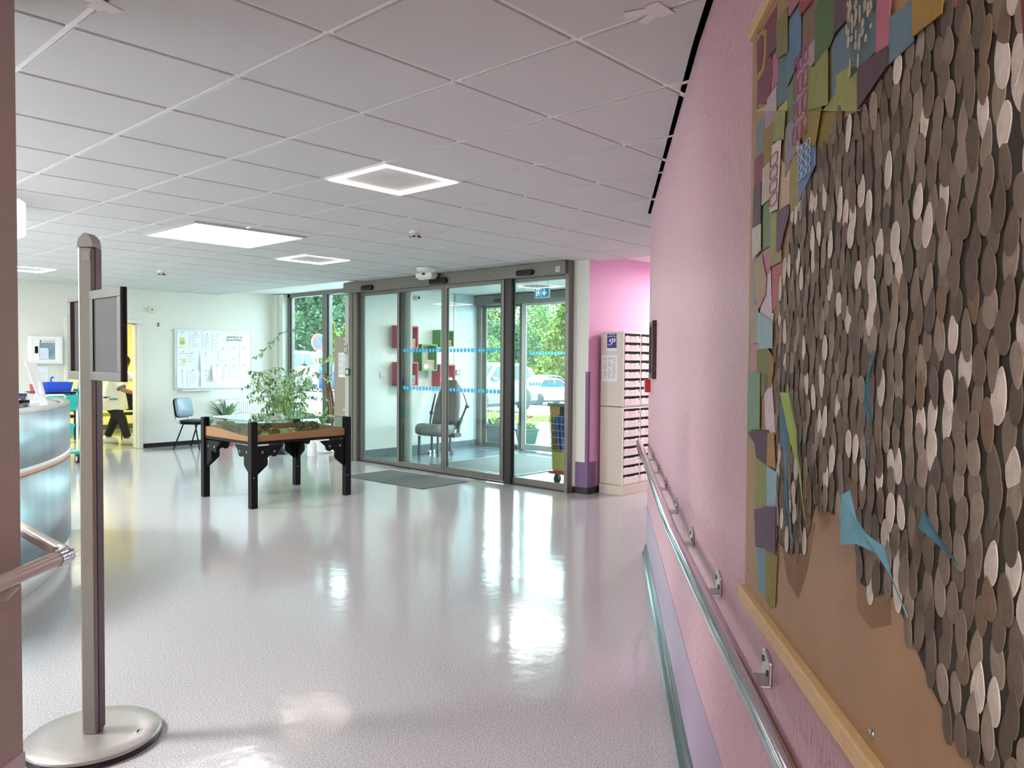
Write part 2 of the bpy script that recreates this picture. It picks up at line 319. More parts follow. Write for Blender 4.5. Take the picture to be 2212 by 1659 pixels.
# floor: speckled vinyl
def floor_mat(name,base,dark,light,scale,rough,bump=.02):
    m=bpy.data.materials.new(name); m.use_nodes=True; nt=m.node_tree; b=nt.nodes['Principled BSDF']; L=nt.links.new
    tc=nt.nodes.new('ShaderNodeTexCoord')
    v=nt.nodes.new('ShaderNodeTexNoise'); v.inputs['Scale'].default_value=scale; v.inputs['Detail'].default_value=3; v.inputs['Roughness'].default_value=.7
    L(tc.outputs['Object'],v.inputs['Vector'])
    r=nt.nodes.new('ShaderNodeValToRGB'); e=r.color_ramp.elements
    e[0].position=.34; e[0].color=rgb(dark); e[1].position=.66; e[1].color=rgb(light)
    k=e.new(.47); k.color=rgb(base); k=e.new(.56); k.color=rgb(base)
    L(v.outputs['Fac'],r.inputs['Fac']); L(r.outputs['Color'],b.inputs['Base Color'])
    n=nt.nodes.new('ShaderNodeTexNoise'); n.inputs['Scale'].default_value=2.2; n.inputs['Detail'].default_value=2
    L(tc.outputs['Object'],n.inputs['Vector'])
    mr=nt.nodes.new('ShaderNodeMapRange'); mr.inputs['To Min'].default_value=rough*.8; mr.inputs['To Max'].default_value=rough*1.3
    L(n.outputs['Fac'],mr.inputs['Value']); L(mr.outputs[0],b.inputs['Roughness'])
    n2=nt.nodes.new('ShaderNodeTexNoise'); n2.inputs['Scale'].default_value=9; n2.inputs['Detail'].default_value=2
    L(tc.outputs['Object'],n2.inputs['Vector'])
    bp=nt.nodes.new('ShaderNodeBump'); bp.inputs['Strength'].default_value=bump; bp.inputs['Distance'].default_value=.02
    L(n2.outputs['Fac'],bp.inputs['Height']); L(bp.outputs[0],b.inputs['Normal'])
    b.inputs['Specular IOR Level'].default_value=.55
    return m
vinyl=floor_mat('speckled_vinyl',(184,181,182),(98,95,97),(236,233,233),180,.11,.05)
olive_vinyl=floor_mat('olive_vinyl',(150,156,120),(120,126,96),(176,180,146),120,.16)
asphalt=M('pale_asphalt',(140,141,143),.85,noise=(8,.06))
def tile_mat():
    m=bpy.data.materials.new('slate_tiles'); m.use_nodes=True; nt=m.node_tree; b=nt.nodes['Principled BSDF']; L=nt.links.new
    tc=nt.nodes.new('ShaderNodeTexCoord'); br=nt.nodes.new('ShaderNodeTexBrick')
    br.inputs['Color1'].default_value=rgb((84,98,108)); br.inputs['Color2'].default_value=rgb((92,106,116)); br.inputs['Mortar'].default_value=rgb((170,178,182))
    br.inputs['Scale'].default_value=1.0; br.inputs['Mortar Size'].default_value=.006; br.inputs['Brick Width'].default_value=.6; br.inputs['Row Height'].default_value=.6; br.offset=0
    L(tc.outputs['Object'],br.inputs['Vector']); L(br.outputs['Color'],b.inputs['Base Color']); b.inputs['Roughness'].default_value=.25
    return m
slate_tile=tile_mat()
slate_blue=M('slate_plinth',(84,98,108),.3,noise=(6,.08))
# ------------------------------------------------------------------ camera
F=1670.6; PITCH=-.0294; ROLL=.0071; G=.8332; EYE=1.443
cp,sp=math.cos(PITCH),math.sin(PITCH)
r0=V((1,0,0)); f0=V((0,cp,sp)); u0=V((0,-sp,cp)); c_,s_=math.cos(ROLL),math.sin(ROLL)
r1=r0*c_+u0*s_; u1=u0*c_-r0*s_
Rz=Matrix.Rotation(-(PI/2-G)+0,3,'Z')
def gw(p): return V((math.cos(G)*p.x+math.sin(G)*p.y,-math.sin(G)*p.x+math.cos(G)*p.y,p.z))
R_,F_,U_=gw(r1),gw(f0),gw(u1)
cd=bpy.data.cameras.new('camera'); cam=bpy.data.objects.new('camera',cd); col.objects.link(cam)
cam.matrix_world=Matrix(((R_.x,U_.x,-F_.x,0),(R_.y,U_.y,-F_.y,0),(R_.z,U_.z,-F_.z,EYE),(0,0,0,1)))
cd.sensor_width=36; cd.sensor_fit='HORIZONTAL'; cd.lens=F/2212*36; cd.clip_start=.05; cd.clip_end=300
sc.camera=cam
# ------------------------------------------------------------------ wall frames
D=V((.8177,.5758,0)); N=V((-.5758,.8177,0)); P0=V((2.19,1.176,0))
B0=P0+D*.3; D2=(D+N*.02).normalized(); N2=V((-D2.y,D2.x,0))
AF=math.atan2(D.y,D.x); AN=math.atan2(D2.y,D2.x)
def WF(s,o=0,z=0): return P0+D*s+N*o+V((0,0,z))     # far stretch of the pink wall
def WN(s,o=0,z=0): return B0+D2*s+N2*o+V((0,0,z))   # near stretch
CORN=WF(3.4)
# ------------------------------------------------------------------ shell
struct(MB().box(-6,7.7,-7,12.76,-.1,0).build('floor',vinyl))
# pink wall
w=MB()
a=[WN(-5.2),WN(0),CORN,V((10.2,CORN.y,0)),V((10.2,CORN.y-.18,0)),V((5.06,CORN.y-.18,0)),WN(0,-.2),WN(-5.2,-.2)]
w.prism([(p.x,p.y,0) for p in a],(0,0,2.66))
struct(w.build('wall_right',pink_paint))
w=MB(); w.prism([WN(-5.2,.004,.07),WN(0,.004,.07),WN(0,0,.07),WN(-5.2,0,.07)],(0,0,.30))
w.prism([WF(.3,.004,.07),WF(3.4,.004,.07),WF(3.4,0,.07),WF(.3,0,.07)],(0,0,.30))
struct(w.build('trim_1',lilac_panel))
# moulded skirting with a step and rounded nose
w=MB()
prof=[(0,0),(.034,0),(.036,.012),(.024,.02),(.018,.05),(.012,.062),(.007,.078),(0,.08)]
for fr,s0,s1 in((WN,-5.2,0),(WF,.3,3.41)):
    w.prism([fr(s0,o,z) for o,z in prof],fr(s1)-fr(s0),smooth=False)
struct(w.build('baseboard_right',slate_skirt))
w=MB(); w.prism([WN(-5.2,.022,2.549),WN(-5.2,0,2.549),WN(-5.2,0,2.575),WN(-5.2,.022,2.575)],WN(0)-WN(-5.2))
w.prism([WF(.3,.022,2.549),WF(.3,0,2.549),WF(.3,0,2.575),WF(.3,.022,2.575)],WF(3.41)-WF(.3))
struct(w.build('trim_2',white_paint))
# left wall with doorway
w=MB()
w.box(-6,4.12,12.76,12.96,0,2.68).box(5.14,7.9,12.76,12.96,0,2.68).box(4.12,5.14,12.76,12.96,2.0,2.68)
struct(w.build('wall_left',cream_wall))
w=MB().box(5.205,7.6,12.752,12.76,.07,.36); struct(w.build('trim_3',panel_white))
w=MB().box(5.205,7.6,12.745,12.76,0,.072).box(-6,4.055,12.745,12.76,0,.072); struct(w.build('baseboard_left',black_skirt))
w=MB(); w.box(4.06,4.13,12.73,12.97,0,2.0).box(5.13,5.2,12.73,12.97,0,2.0).box(4.06,5.2,12.73,12.97,2.0,2.065)
w.box(4.13,4.145,12.80,12.83,0,2.0).box(5.115,5.13,12.80,12.83,0,2.0)
struct(w.build('door_3',M('door_frame_cream',(228,224,210),.45),bevel=.006))
# room behind the doorway
yel=M('yellow_paint',(238,232,150),.6)
struct(MB().box(1.2,7.6,16.6,16.75,0,2.7).box(1.05,1.2,12.96,16.75,0,2.7).box(7.5,7.65,12.96,16.75,0,2.7).build('wall_yellow',yel))
struct(MB().box(1.2,7.5,16.585,16.6,0,.1).build('baseboard_yellow',M('grey_skirt',(80,82,84),.5)))
struct(MB().box(1.05,7.65,12.76,16.75,-.1,0).build('floor_yellow',olive_vinyl))
struct(MB().box(1.05,7.65,12.96,16.75,2.62,2.7).build('ceiling_yellow',white_paint))
# outer shell of lobby behind and beside the camera
struct(MB().box(-6.2,-6,-7,6.5,0,2.68).box(-6.2,-6,11.5,12.96,0,2.68).box(-6.2,-6,6.5,11.5,0,.5).box(-6.2,-6,6.5,11.5,2.45,2.68).build('wall_far',cream_wall))
e=srt('added_window'); w=MB()  # unseen window, added to bring side daylight to the lobby ceiling
for k in range(4): w.box(-6.15,-6.05,6.5+k*1.646,6.56+k*1.646,.5,2.45)
w.box(-6.15,-6.05,6.5,11.5,.5,.56).box(-6.15,-6.05,6.5,11.5,2.39,2.45).build('frame',alu,e); MB().box(-6.105,-6.097,6.5,11.5,.56,2.39).build('pane',glass,e)
struct(MB().box(-6.2,2,-7.2,-7,0,2.68).build('wall_rear',cream_wall))
# near wall at the picture's edge
cA=V((.652,2.40,0)); dA=V((math.cos(math.radians(42)),math.sin(math.radians(42)),0)); dB=V((math.cos(math.radians(88)),math.sin(math.radians(88)),0))
a=[cA,cA-dA*4.5,cA-dA*4.5+V((-.6,.6,0)),cA+dB*.5+V((-.25,0,0)),cA+dB*.5]
w=MB().prism([(p.x,p.y,0) for p in a],(0,0,2.66)); struct(w.build('wall_near',taupe_paint))
nA=V((dA.y,-dA.x,0))
w=MB().prism([cA+dA*.003+nA*.004,cA-dA*4.4+nA*.004,cA-dA*4.4,cA+dA*.003],(0,0,.36)); struct(w.build('trim_4',lilac_band))
# column and back wall beside the entrance
w=MB(); w.box(6.76,10.2,5.03,5.23,0,2.68)
struct(w.build('wall_back',[pink_smooth]))
w=MB(); w.box(6.752,6.76,5.022,5.25,0,2.62).box(6.745,6.76,5.185,5.25,0,2.62); struct(w.build('column_face',white_paint))
w=MB(); w.box(6.749,6.90,5.018,5.185,.07,.345).box(6.749,6.785,5.018,5.055,.345,1.335).box(6.785,6.94,5.026,5.03,.345,.345+.001)
struct(w.build('trim_5',purple_paint))
w=MB(); w.box(6.742,6.935,5.011,5.22,0,.07).box(6.92,10.2,5.015,5.03,0,.07); struct(w.build('baseboard_back',black_skirt))
struct(MB().box(7.6,10.3,2.9,5.1,-.1,-.0).build('floor_alcove',vinyl))
# end of the side corridor: glazed door
w=MB(); w.box(10.2,10.28,CORN.y,3.25,0,2.63).box(10.2,10.28,4.9,5.03,0,2.63).box(10.2,10.28,3.25,4.9,2.3,2.63).box(10.2,10.28,3.25,4.9,0,.9).box(10.2,10.28,3.25,3.6,.9,2.3).box(10.2,10.28,4.6,4.9,.9,2.3)
e=srt('window_2'); w.build('frame',alu,e); MB().box(10.235,10.243,3.6,4.6,.9,2.3).build('pane',glass,e)
# ------------------------------------------------------------------ ceilings
X0,Y0=2.141,2.256; T=.6
tile=M('mineral_tile',(210,212,211),.85,bump=(500,.05)); bar=M('ceiling_bar',(252,252,252),.35)
cm=MB(); gm=MB()
led_cells={(1,2),(4,8),(1,14)}
def xmax(y): return 6.93 if y<8.9 else 6.45
for i in range(-14,9):
    for j in range(-15,18):
        x0,y0=X0+T*i,Y0+T*j; x1,y1=x0+T,y0+T
        if (i,j) in led_cells or y0>12.75: continue
        g=.0145
        ax,bx,ay,by=x0+g,min(x1-g,xmax(y0+.3)),y0+g,min(y1-g,12.755)
        if bx-ax<.03 or by-ay<.02: continue
        # cell behind the pink wall: leave out
        cs=[(V((x,y,0))-P0).dot(N) for x in(ax,bx) for y in(ay,by)]
        ss=[(V((x,y,0))-P0).dot(D) for x in(ax,bx) for y in(ay,by)]
        if max(cs)<-.02 and min(ss)<3.2 : continue
        cm.box(ax,bx,ay,by,2.549,2.565)
for i in range(-14,9):
    x=X0+T*i
    ys=-7.0; 
    if x>P0.x: 
        yw=P0.y+(x-P0.x)*D.y/D.x
        ys=yw-.06 if x<4.97 else CORN.y
    gm.box(x-.012,x+.012,ys,12.756 if x<6.5 else 8.9,2.556,2.57)
for j in range(-15,18):
    y=Y0+T*j
    xe=xmax(y)
    if y<CORN.y: xe=P0.x+(y-P0.y)*D.x/D.y+.06
    gm.box(-6,xe,y-.012,y+.012,2.5565,2.5695)
struct(cm.build('ceiling',tile,recalc=False)); struct(gm.build('ceiling_grid',bar,recalc=False))
w=MB().box(-6.2,10.3,-7.2,9.46,2.63,2.70).box(-6.2,7.80,9.46,12.96,2.63,2.70); struct(w.build('ceiling_upper',M('plaster',(236,236,232),.7)))
w=MB().box(6.93,6.942,CORN.y,8.93,2.547,2.63).box(6.45,6.462,8.93,12.76,2.547,2.63).box(6.45,6.94,8.92,8.932,2.547,2.63); struct(w.build('trim_6',white_paint))
# ------------------------------------------------------------------ window beside the vestibule
e=srt('window_1')
w=MB(); w.box(7.66,7.76,12.40,12.47,0,2.62).box(7.66,7.76,9.44,12.47,2.56,2.63).box(7.68,7.76,12.46,12.6,2.0,2.63).box(7.66,7.76,9.44,12.47,0,.08).box(7.66,7.76,9.44,9.52,0,2.6).box(7.655,7.77,11.24,11.37,.08,2.56)
w.build('frame',alu,e)
w=MB(); 
for y0,y1 in((11.37,12.40),(9.52,11.24)):
    w.box(7.672,7.69,y0,y0+.022,.08,2.56).box(7.672,7.69,y1-.022,y1,.08,2.56)
w.build('gasket',rubber,e)
for y0,y1 in((11.37,12.40),(9.52,11.24)): MB().box(7.705,7.713,y0,y1,.08,2.56).build('pane',glass,e)
w=MB().box(7.56,7.80,12.47,12.76,0,2.62).box(7.52,7.56,12.60,12.76,0,2.62); struct(w.build('column_window',M('pale_render',(214,219,210),.6)))
# ------------------------------------------------------------------ automatic doors
dot_blue=M('cyan_film',(40,176,226),.5)
def dots(x,y0,y1,z,parent,r=.027,pitch=.0635):
    x-=.0
    m=MB(); n=int((y1-y0-.04)/pitch)
    for i in range(n):
        y=y0+.045+i*pitch
        pts=[(x,y+r*math.cos(a)*.95,z+r*math.sin(a)) for a in [2*PI*k/12 for k in range(12)]]
        m.mat(0).prism(pts,(-.0012,0,0)); m.mat(1).box(x-.0016,x-.0012,y-.004,y+.004,z-.011,z+.011)
    return m.build('dot_pattern',[dot_blue,M('pale_cyan_film',(190,235,248),.5)],parent)
def leafpanel(name,parent,x,y0,y1,z0,z1,st=.05,rail=.07,th=.04,frame=alu,bands=()):
    m=MB(); m.box(x-th/2,x+th/2,y0,y0+st,z0,z1).box(x-th/2,x+th/2,y1-st,y1,z0,z1).box(x-th/2,x+th/2,y0+st,y1-st,z0,z0+rail).box(x-th/2,x+th/2,y0+st,y1-st,z1-.045,z1)
    o=m.build(name,frame,parent,bevel=.003)
    g=MB(); 
    g.box(x-.018,x-.012,y0+st,y0+st+.008,z0+rail,z1-.045).box(x-.018,x-.012,y1-st-.008,y1-st,z0+rail,z1-.045).build('gasket',rubber,o)
    MB().box(x-.004,x+.004,y0+st,y1-st,z0+rail,z1-.045).build('pane',glass,o)
    for z in bands: dots(x-.006,y0+st,y1-st,z,o)
    return o
def pill(m,x,y,z,w,h,d=.035):
    pts=[]
    for k in range(20):
        a=2*PI*k/20; pts.append((x,y+(w/2-h/2)*(1 if math.cos(a)>0 else -1)+h/2*math.cos(a),z+h/2*math.sin(a)))
    return m.prism(pts,(-d,0,0))
d1=srt('door_1')
hd=MB().box(6.62,6.82,5.25,9.31,2.40,2.546).box(6.615,6.62,5.25,9.31,2.40,2.408).build('header',alu,d1,bevel=.004)
MB().box(6.64,6.80,5.26,9.31,2.546,2.556).build('shadow_gap',blk,hd)
for y,w,h in((8.73,.25,.072),(7.27,.32,.078),(5.82,.25,.066)):
    s_o=pill(MB(),6.62,y,2.447,w,h).build('sensor',blk,hd,bevel=.004)
    MB().box(6.583,6.586,y-w*.33,y+w*.33,2.447-h*.40,2.447-h*.30).build('sensor_lens',M('smoked_lens',(70,74,80),.1),s_o)
MB().box(6.617,6.62,5.325,5.38,2.425,2.485).build('rating_plate',white_pl,hd)
m=MB(); 
for k in range(4): m.box(6.6155,6.617,5.333,5.372,2.432+k*.013,2.437+k*.013)
m.build('print',ink,hd)
MB().box(6.66,6.76,5.225,5.275,0,2.60).build('post',alu,d1,bevel=.003)
MB().box(6.66,6.82,9.06,9.235,0,2.40).build('post',alu,d1,bevel=.003)
MB().box(6.655,6.66,9.13,9.135,0,2.40).build('post_seam',rubber,d1)
MB().box(6.675,6.72,6.085,6.135,0,2.40).build('post',alu_dark,d1,bevel=.003)  # dark metal puts this post's lighting contrast into its colour
MB().box(6.685,6.74,6.135,6.20,0,2.40).build('post',alu_dark,d1,bevel=.003)
MB().box(6.70,6.82,5.25,9.2,0,.012).build('track',alu_dark,d1)
leafpanel('side_panel',d1,6.735,5.275,6.10,0,2.40,st=.014,rail=.085,th=.03)
leafpanel('side_panel',d1,6.755,8.11,9.06,0,2.40,st=.07,rail=.06)
leafpanel('sliding_leaf',d1,6.69,6.20,7.222,.02,2.40,st=.045,rail=.075,bands=(1.575,1.08))
leafpanel('sliding_leaf',d1,6.69,7.226,8.16,.02,2.40,st=.045,rail=.065,bands=(1.575,1.08))
MB().box(6.755,6.79,7.98,8.105,.02,2.38).build('reflection_strip',alu_light,d1)  # pale strip stands in for a reflection behind the sliding leaf
# outer door
d2=srt('door_2')
h2=MB().box(9.30,9.46,5.24,9.33,2.38,2.53).build('header',alu,d2,bevel=.004)
for y in (8.72,6.9): pill(MB(),9.30,y,2.44,.26,.07).build('sensor',blk,h2,bevel=.004)
MB().box(9.298,9.30,5.24,9.33,2.53,2.55).build('shadow_gap',blk,h2)
MB().box(9.36,9.48,9.22,9.33,0,2.38).build('post',alu,d2); MB().box(9.36,9.48,5.24,5.34,0,2.38).build('post',alu,d2)
leafpanel('side_panel',d2,9.44,8.35,9.22,0,2.38,st=.05)
leafpanel('sliding_leaf',d2,9.38,7.18,8.30,.02,2.38,st=.07,rail=.09,frame=M('pale_leaf_frame',(176,178,176),.35,metal=.3),bands=(1.575,1.08))
leafpanel('sliding_leaf',d2,9.38,6.16,7.17,.02,2.38,st=.05,bands=(1.575,1.08))
leafpanel('side_panel',d2,9.44,5.34,6.16,0,2.38,st=.05)
MB().box(9.40,9.47,8.28,8.37,0,2.38).build('post',alu_dark,d2)
# ------------------------------------------------------------------ vestibule
struct(MB().box(6.70,9.5,5.2,9.45,-.1,.001).build('floor_vestibule',slate_tile))
struct(MB().box(6.82,9.6,5.23,9.46,2.55,2.63).build('ceiling_vestibule',white_paint))
w=MB().box(6.83,8.82,9.32,9.46,0,2.63); struct(w.build('wall_vestibule',M('vestibule_white',(238,238,234),.5)))
w=MB().box(8.86,9.36,9.325,9.46,0,2.63); struct(w.build('wall_vestibule_panel',M('ice_panel',(206,224,230),.35)))
w=MB().box(8.82,8.86,9.31,9.46,0,2.63); struct(w.build('trim_7',alu_light))
w=MB(); x=6.83
while x<9.34:
    w.box(x,min(x+.596,9.35),9.305,9.32,.001,.105); x+=.6
struct(w.build('baseboard_vestibule',slate_blue))
struct(MB().box(6.83,9.36,5.23,5.24,0,2.55).build('wall_vestibule_side',M('vestibule_white2',(232,232,228),.5)))
def mat_grille():
    t=thing('entrance_mat','ribbed grey scraper mat with aluminium edging set in the tiled entrance lobby','door mat',(8.03,7.23,.001))
    m=MB()
    for k in range(34): m.box(-.85,.85,-.77+k*.0455,-.77+k*.0455+.036,.001,.009)
    m.build('rib_pattern',M('grille_grey',(98,97,93),.6),t)
    MB().box(-.85,.85,-.775,.775,0,.004).build('base_sheet',M('grille_dark',(40,40,40),.7),t)
    m=MB(); m.box(-.87,-.85,-.79,.79,0,.012).box(.85,.87,-.79,.79,0,.012).box(-.87,.87,-.79,-.775,0,.012).box(-.87,.87,.775,.79,0,.012); m.build('edging',alu_light,t)
mat_grille()
carpet=M('grey_carpet',(102,102,100),.95,noise=(190,.4),bump=(300,.4))
t=tag(MB().box(-.37,.37,-.71,.71,0,.007).build('floor_mat',carpet,loc=(6.07,7.26,.0005),rotz=.03,bevel=.003),'flat grey speckled mat lying on the vinyl floor before the sliding doors','door mat')
# shelf boxes on the vestibule wall
prints=M('picture_print',(190,150,130),.6,noise=(26,.55))
def cube_box(x0,x1,z0,z1,m_,label,boxh,boxcol):
    t=thing('wall_box',label,'wall shelf',((x0+x1)/2,9.318,z0),0,'cube boxes on the entrance lobby wall')
    w=(x1-x0)/2; h=z1-z0; e=.022; d=.20
    MB().box(-w,w,-.008,0,0,h).build('back_panel',M('box_back',(232,230,226),.5),t)
    MB().box(-w,-w+e,-d,-.008,0,h).build('side_panel',m_,t); MB().box(w-e,w,-d,-.008,0,h).build('side_panel',m_,t)
    MB().box(-w+e,w-e,-d,-.008,0,e).build('shelf_panel',m_,t); MB().box(-w+e,w-e,-d,-.008,h-e,h).build('shelf_panel',m_,t)
    return t
def leaflet(x,z,w,h,label,c1,c2):
    t=thing('leaflet_box',label,'box',(x,9.2,z),0,'printed boxes in the wall cubes')
    MB().box(-w/2,w/2,-.05,.06,0,h).build('carton',prints,t)
    m=MB().box(-w/2+.004,w/2-.004,-.0515,-.05,h*.62,h*.94); m.build('printed_band',M('band_%d_%d_%d'%c1,c1,.6),t)
    m=MB().ball((-w*.2,-.051,h*.3),w*.2,.002,h*.24,10,6); m.build('printed_motif',M('motif_%d_%d_%d'%c2,c2,.6),t)
cube_box(7.52,7.88,1.63,1.975,red_box,'raspberry red cube box highest on the wall, above another red one',.1,0)
leaflet(7.70,1.652,.30,.13,'tan printed carton in the upper red cube box',(196,150,90),(240,236,228))
cube_box(7.52,7.88,1.055,1.42,red_box,'raspberry red cube box straight below the upper red one',.1,0)
leaflet(7.70,1.077,.30,.14,'white and blue printed carton in the lower red cube below the other red one',(150,180,215),(190,110,90))
cube_box(7.95,8.27,1.283,1.70,green_box,'tall green cube box in the middle of the cluster',.1,0)
leaflet(8.11,1.305,.26,.15,'brown patterned carton in the tall green cube box',(170,150,130),(240,238,232))
cube_box(8.34,8.64,1.665,1.935,green_box,'smaller green cube box beside the glazed panel, higher than the tall one',.1,0)
leaflet(8.49,1.687,.22,.09,'pink patterned carton in the smaller green cube box',(214,170,160),(190,150,140))
cube_box(8.33,8.67,1.033,1.386,red_box,'raspberry red cube box just above the grey vehicle seat',.1,0)
leaflet(8.50,1.055,.27,.12,'white printed carton in the red cube above the grey seat',(238,236,232),(176,104,84))
def small_plate(name,label,cat,x,y,z,w,h,d,m_,inner,minner):
    t=thing(name,label,cat,(x,y,z)); MB().box(-w/2,w/2,-d,0,-h/2,h/2).build('housing',m_,t,bevel=.004)
    MB().box(-inner/2,inner/2,-d-.004,-d,-inner/2,inner/2).build('button',minner,t,bevel=.002); return t
small_plate('light_switch','white square light switch on the entrance lobby wall','switch',7.33,9.32,1.225,.085,.085,.012,white_pl,.045,M('switch_rocker',(240,240,238),.3))
small_plate('door_button','small green and white exit button on the lobby panel above the seat','button',8.90,9.325,1.25,.09,.09,.03,M('green_plastic',(60,150,120),.4),.05,white_pl)
# grey vehicle seat with belt
def seat():
    t=thing('vehicle_seat','grey upholstered vehicle seat with black belt on bare metal legs','seat',(8.02,8.83,.001),math.radians(14))
    fab=M('seat_grey',(66,66,66),.55,bump=(300,.1)); fl=M('seat_light_grey',(108,110,108),.5)
    # cushion: swept rounded profile (x forward is -)
    m=MB(); ny=9
    prof=[(-.30,.31),(-.345,.35),(-.34,.42),(-.29,.475),(-.19,.49),(-.05,.462),(.10,.45),(.22,.46),(.22,.30),(-.1,.285)]
    vs=[];n=len(prof)
    for j in range(ny):
        u=-1+2*j/(ny-1); y=.245*u; k=1-.16*max(0,abs(u)-.6)/.4
        for x,z in prof: vs.append(((x-.0)*k,y,.38+(z-.38)*(1-.25*max(0,abs(u)-.7)/.3)+(.022*u*u if z>.4 else 0)))
    fs=[(j*n+i,(j+1)*n+i,(j+1)*n+(i+1)%n,j*n+(i+1)%n) for j in range(ny-1) for i in range(n)]+[tuple(range(n)),tuple(range((ny-1)*n,ny*n))[::-1]]
    m.add(vs,fs,True); m.build('cushion',fl,t,bevel=.0,sub=1)
    # back: tapered panel leaning backwards
    def back(y,z): 
        s=(z-.40)/.74
        return V((.17+.20*s,y,z))
    m=MB(); rows=[(.38,.225),(.5,.235),(.75,.222),(.95,.185),(1.05,.15),(1.12,.12),(1.14,.10)]
    vs=[]
    for z,w in rows:
        for yy,dx in((-w,.0),(-w*.86,-.035),(-w*.3,-.028),(w*.3,-.028),(w*.86,-.035),(w,.0),(w*.9,.085),(-w*.9,.085)):
            p=back(yy,z); vs.append((p.x+dx*(1 if z<1.1 else .3),p.y,p.z))
    n=8; k=len(rows)
    fs=[(j*n+i,j*n+(i+1)%n,(j+1)*n+(i+1)%n,(j+1)*n+i) for j in range(k-1) for i in range(n)]+[tuple(range(n))[::-1],tuple(range((k-1)*n,k*n))]
    m.add(vs,fs,True); m.build('backrest',fab,t,bevel=.006)
    p=back(0,.93); m=MB().box(p.x-.034,p.x-.024,-.05,.05,.915,.955); m.build('pull_tab',M('seat_dark',(76,77,78),.5),t)
    m=MB().tube([(.20,-.245,.33),(.22,-.25,.45),(.30,-.25,.55)],.03,6); m.box(.10,.30,-.25,.25,.26,.32); m.build('shell',M('seat_shell',(52,54,54),.5),t,bevel=.01)
    # belt
    m=MB()
    pts=[V((.355,-.16,1.06)),V((.40,-.22,.92)),V((.42,-.27,.76)),V((.37,-.26,.66)),V((.28,-.25,.53)),V((.20,-.25,.40))]
    for a,b in zip(pts[:-1],pts[1:]):
        q=V((.0,.014,.012)); m.add([a-q,a+q,b+q,b-q,a-q+V((.003,0,0)),a+q+V((.003,0,0)),b+q+V((.003,0,0)),b-q+V((.003,0,0))],[(0,1,2,3),(7,6,5,4),(0,4,5,1),(2,6,7,3),(1,5,6,2),(0,3,7,4)])
    m.build('belt',blk,t)
    MB().box(.39,.45,-.30,-.25,.70,.745).build('buckle',blk,t,bevel=.006)
    m=MB().tube([(.15,.245,.42),(.20,.25,.62),(.26,.25,.78),(.29,.235,.92)],[.012,.02,.016,.012],6); m.ball((.20,.25,.62),.03,.03,.035); m.build('armrest',blk,t)
    dk=M('leg_graphite',(62,66,70),.35,metal=.4)
    for x,y in((-.24,.17),(-.24,-.17),(.10,.17),(.10,-.17)): MB().box(x-.016,x+.016,y-.014,y+.014,0,.30).build('leg',dk,t)
    m=MB()
    for y in(.17,-.17): m.box(-.255,.16,y-.012,y+.012,0,.014).prism([(.02,y-.005,.014),(.16,y-.005,.014),(.10,y-.005,.16)],(0,.01,0))
    m.build('foot_bracket',dk,t)
    m=MB()
    for x in(.03,.14):
        for y in(.17,-.17): m.cyl((x,y+.02,.03),(x,y-.02,.03),.026,n=10)
    m.build('fixing_bolt',chrome,t)
seat()
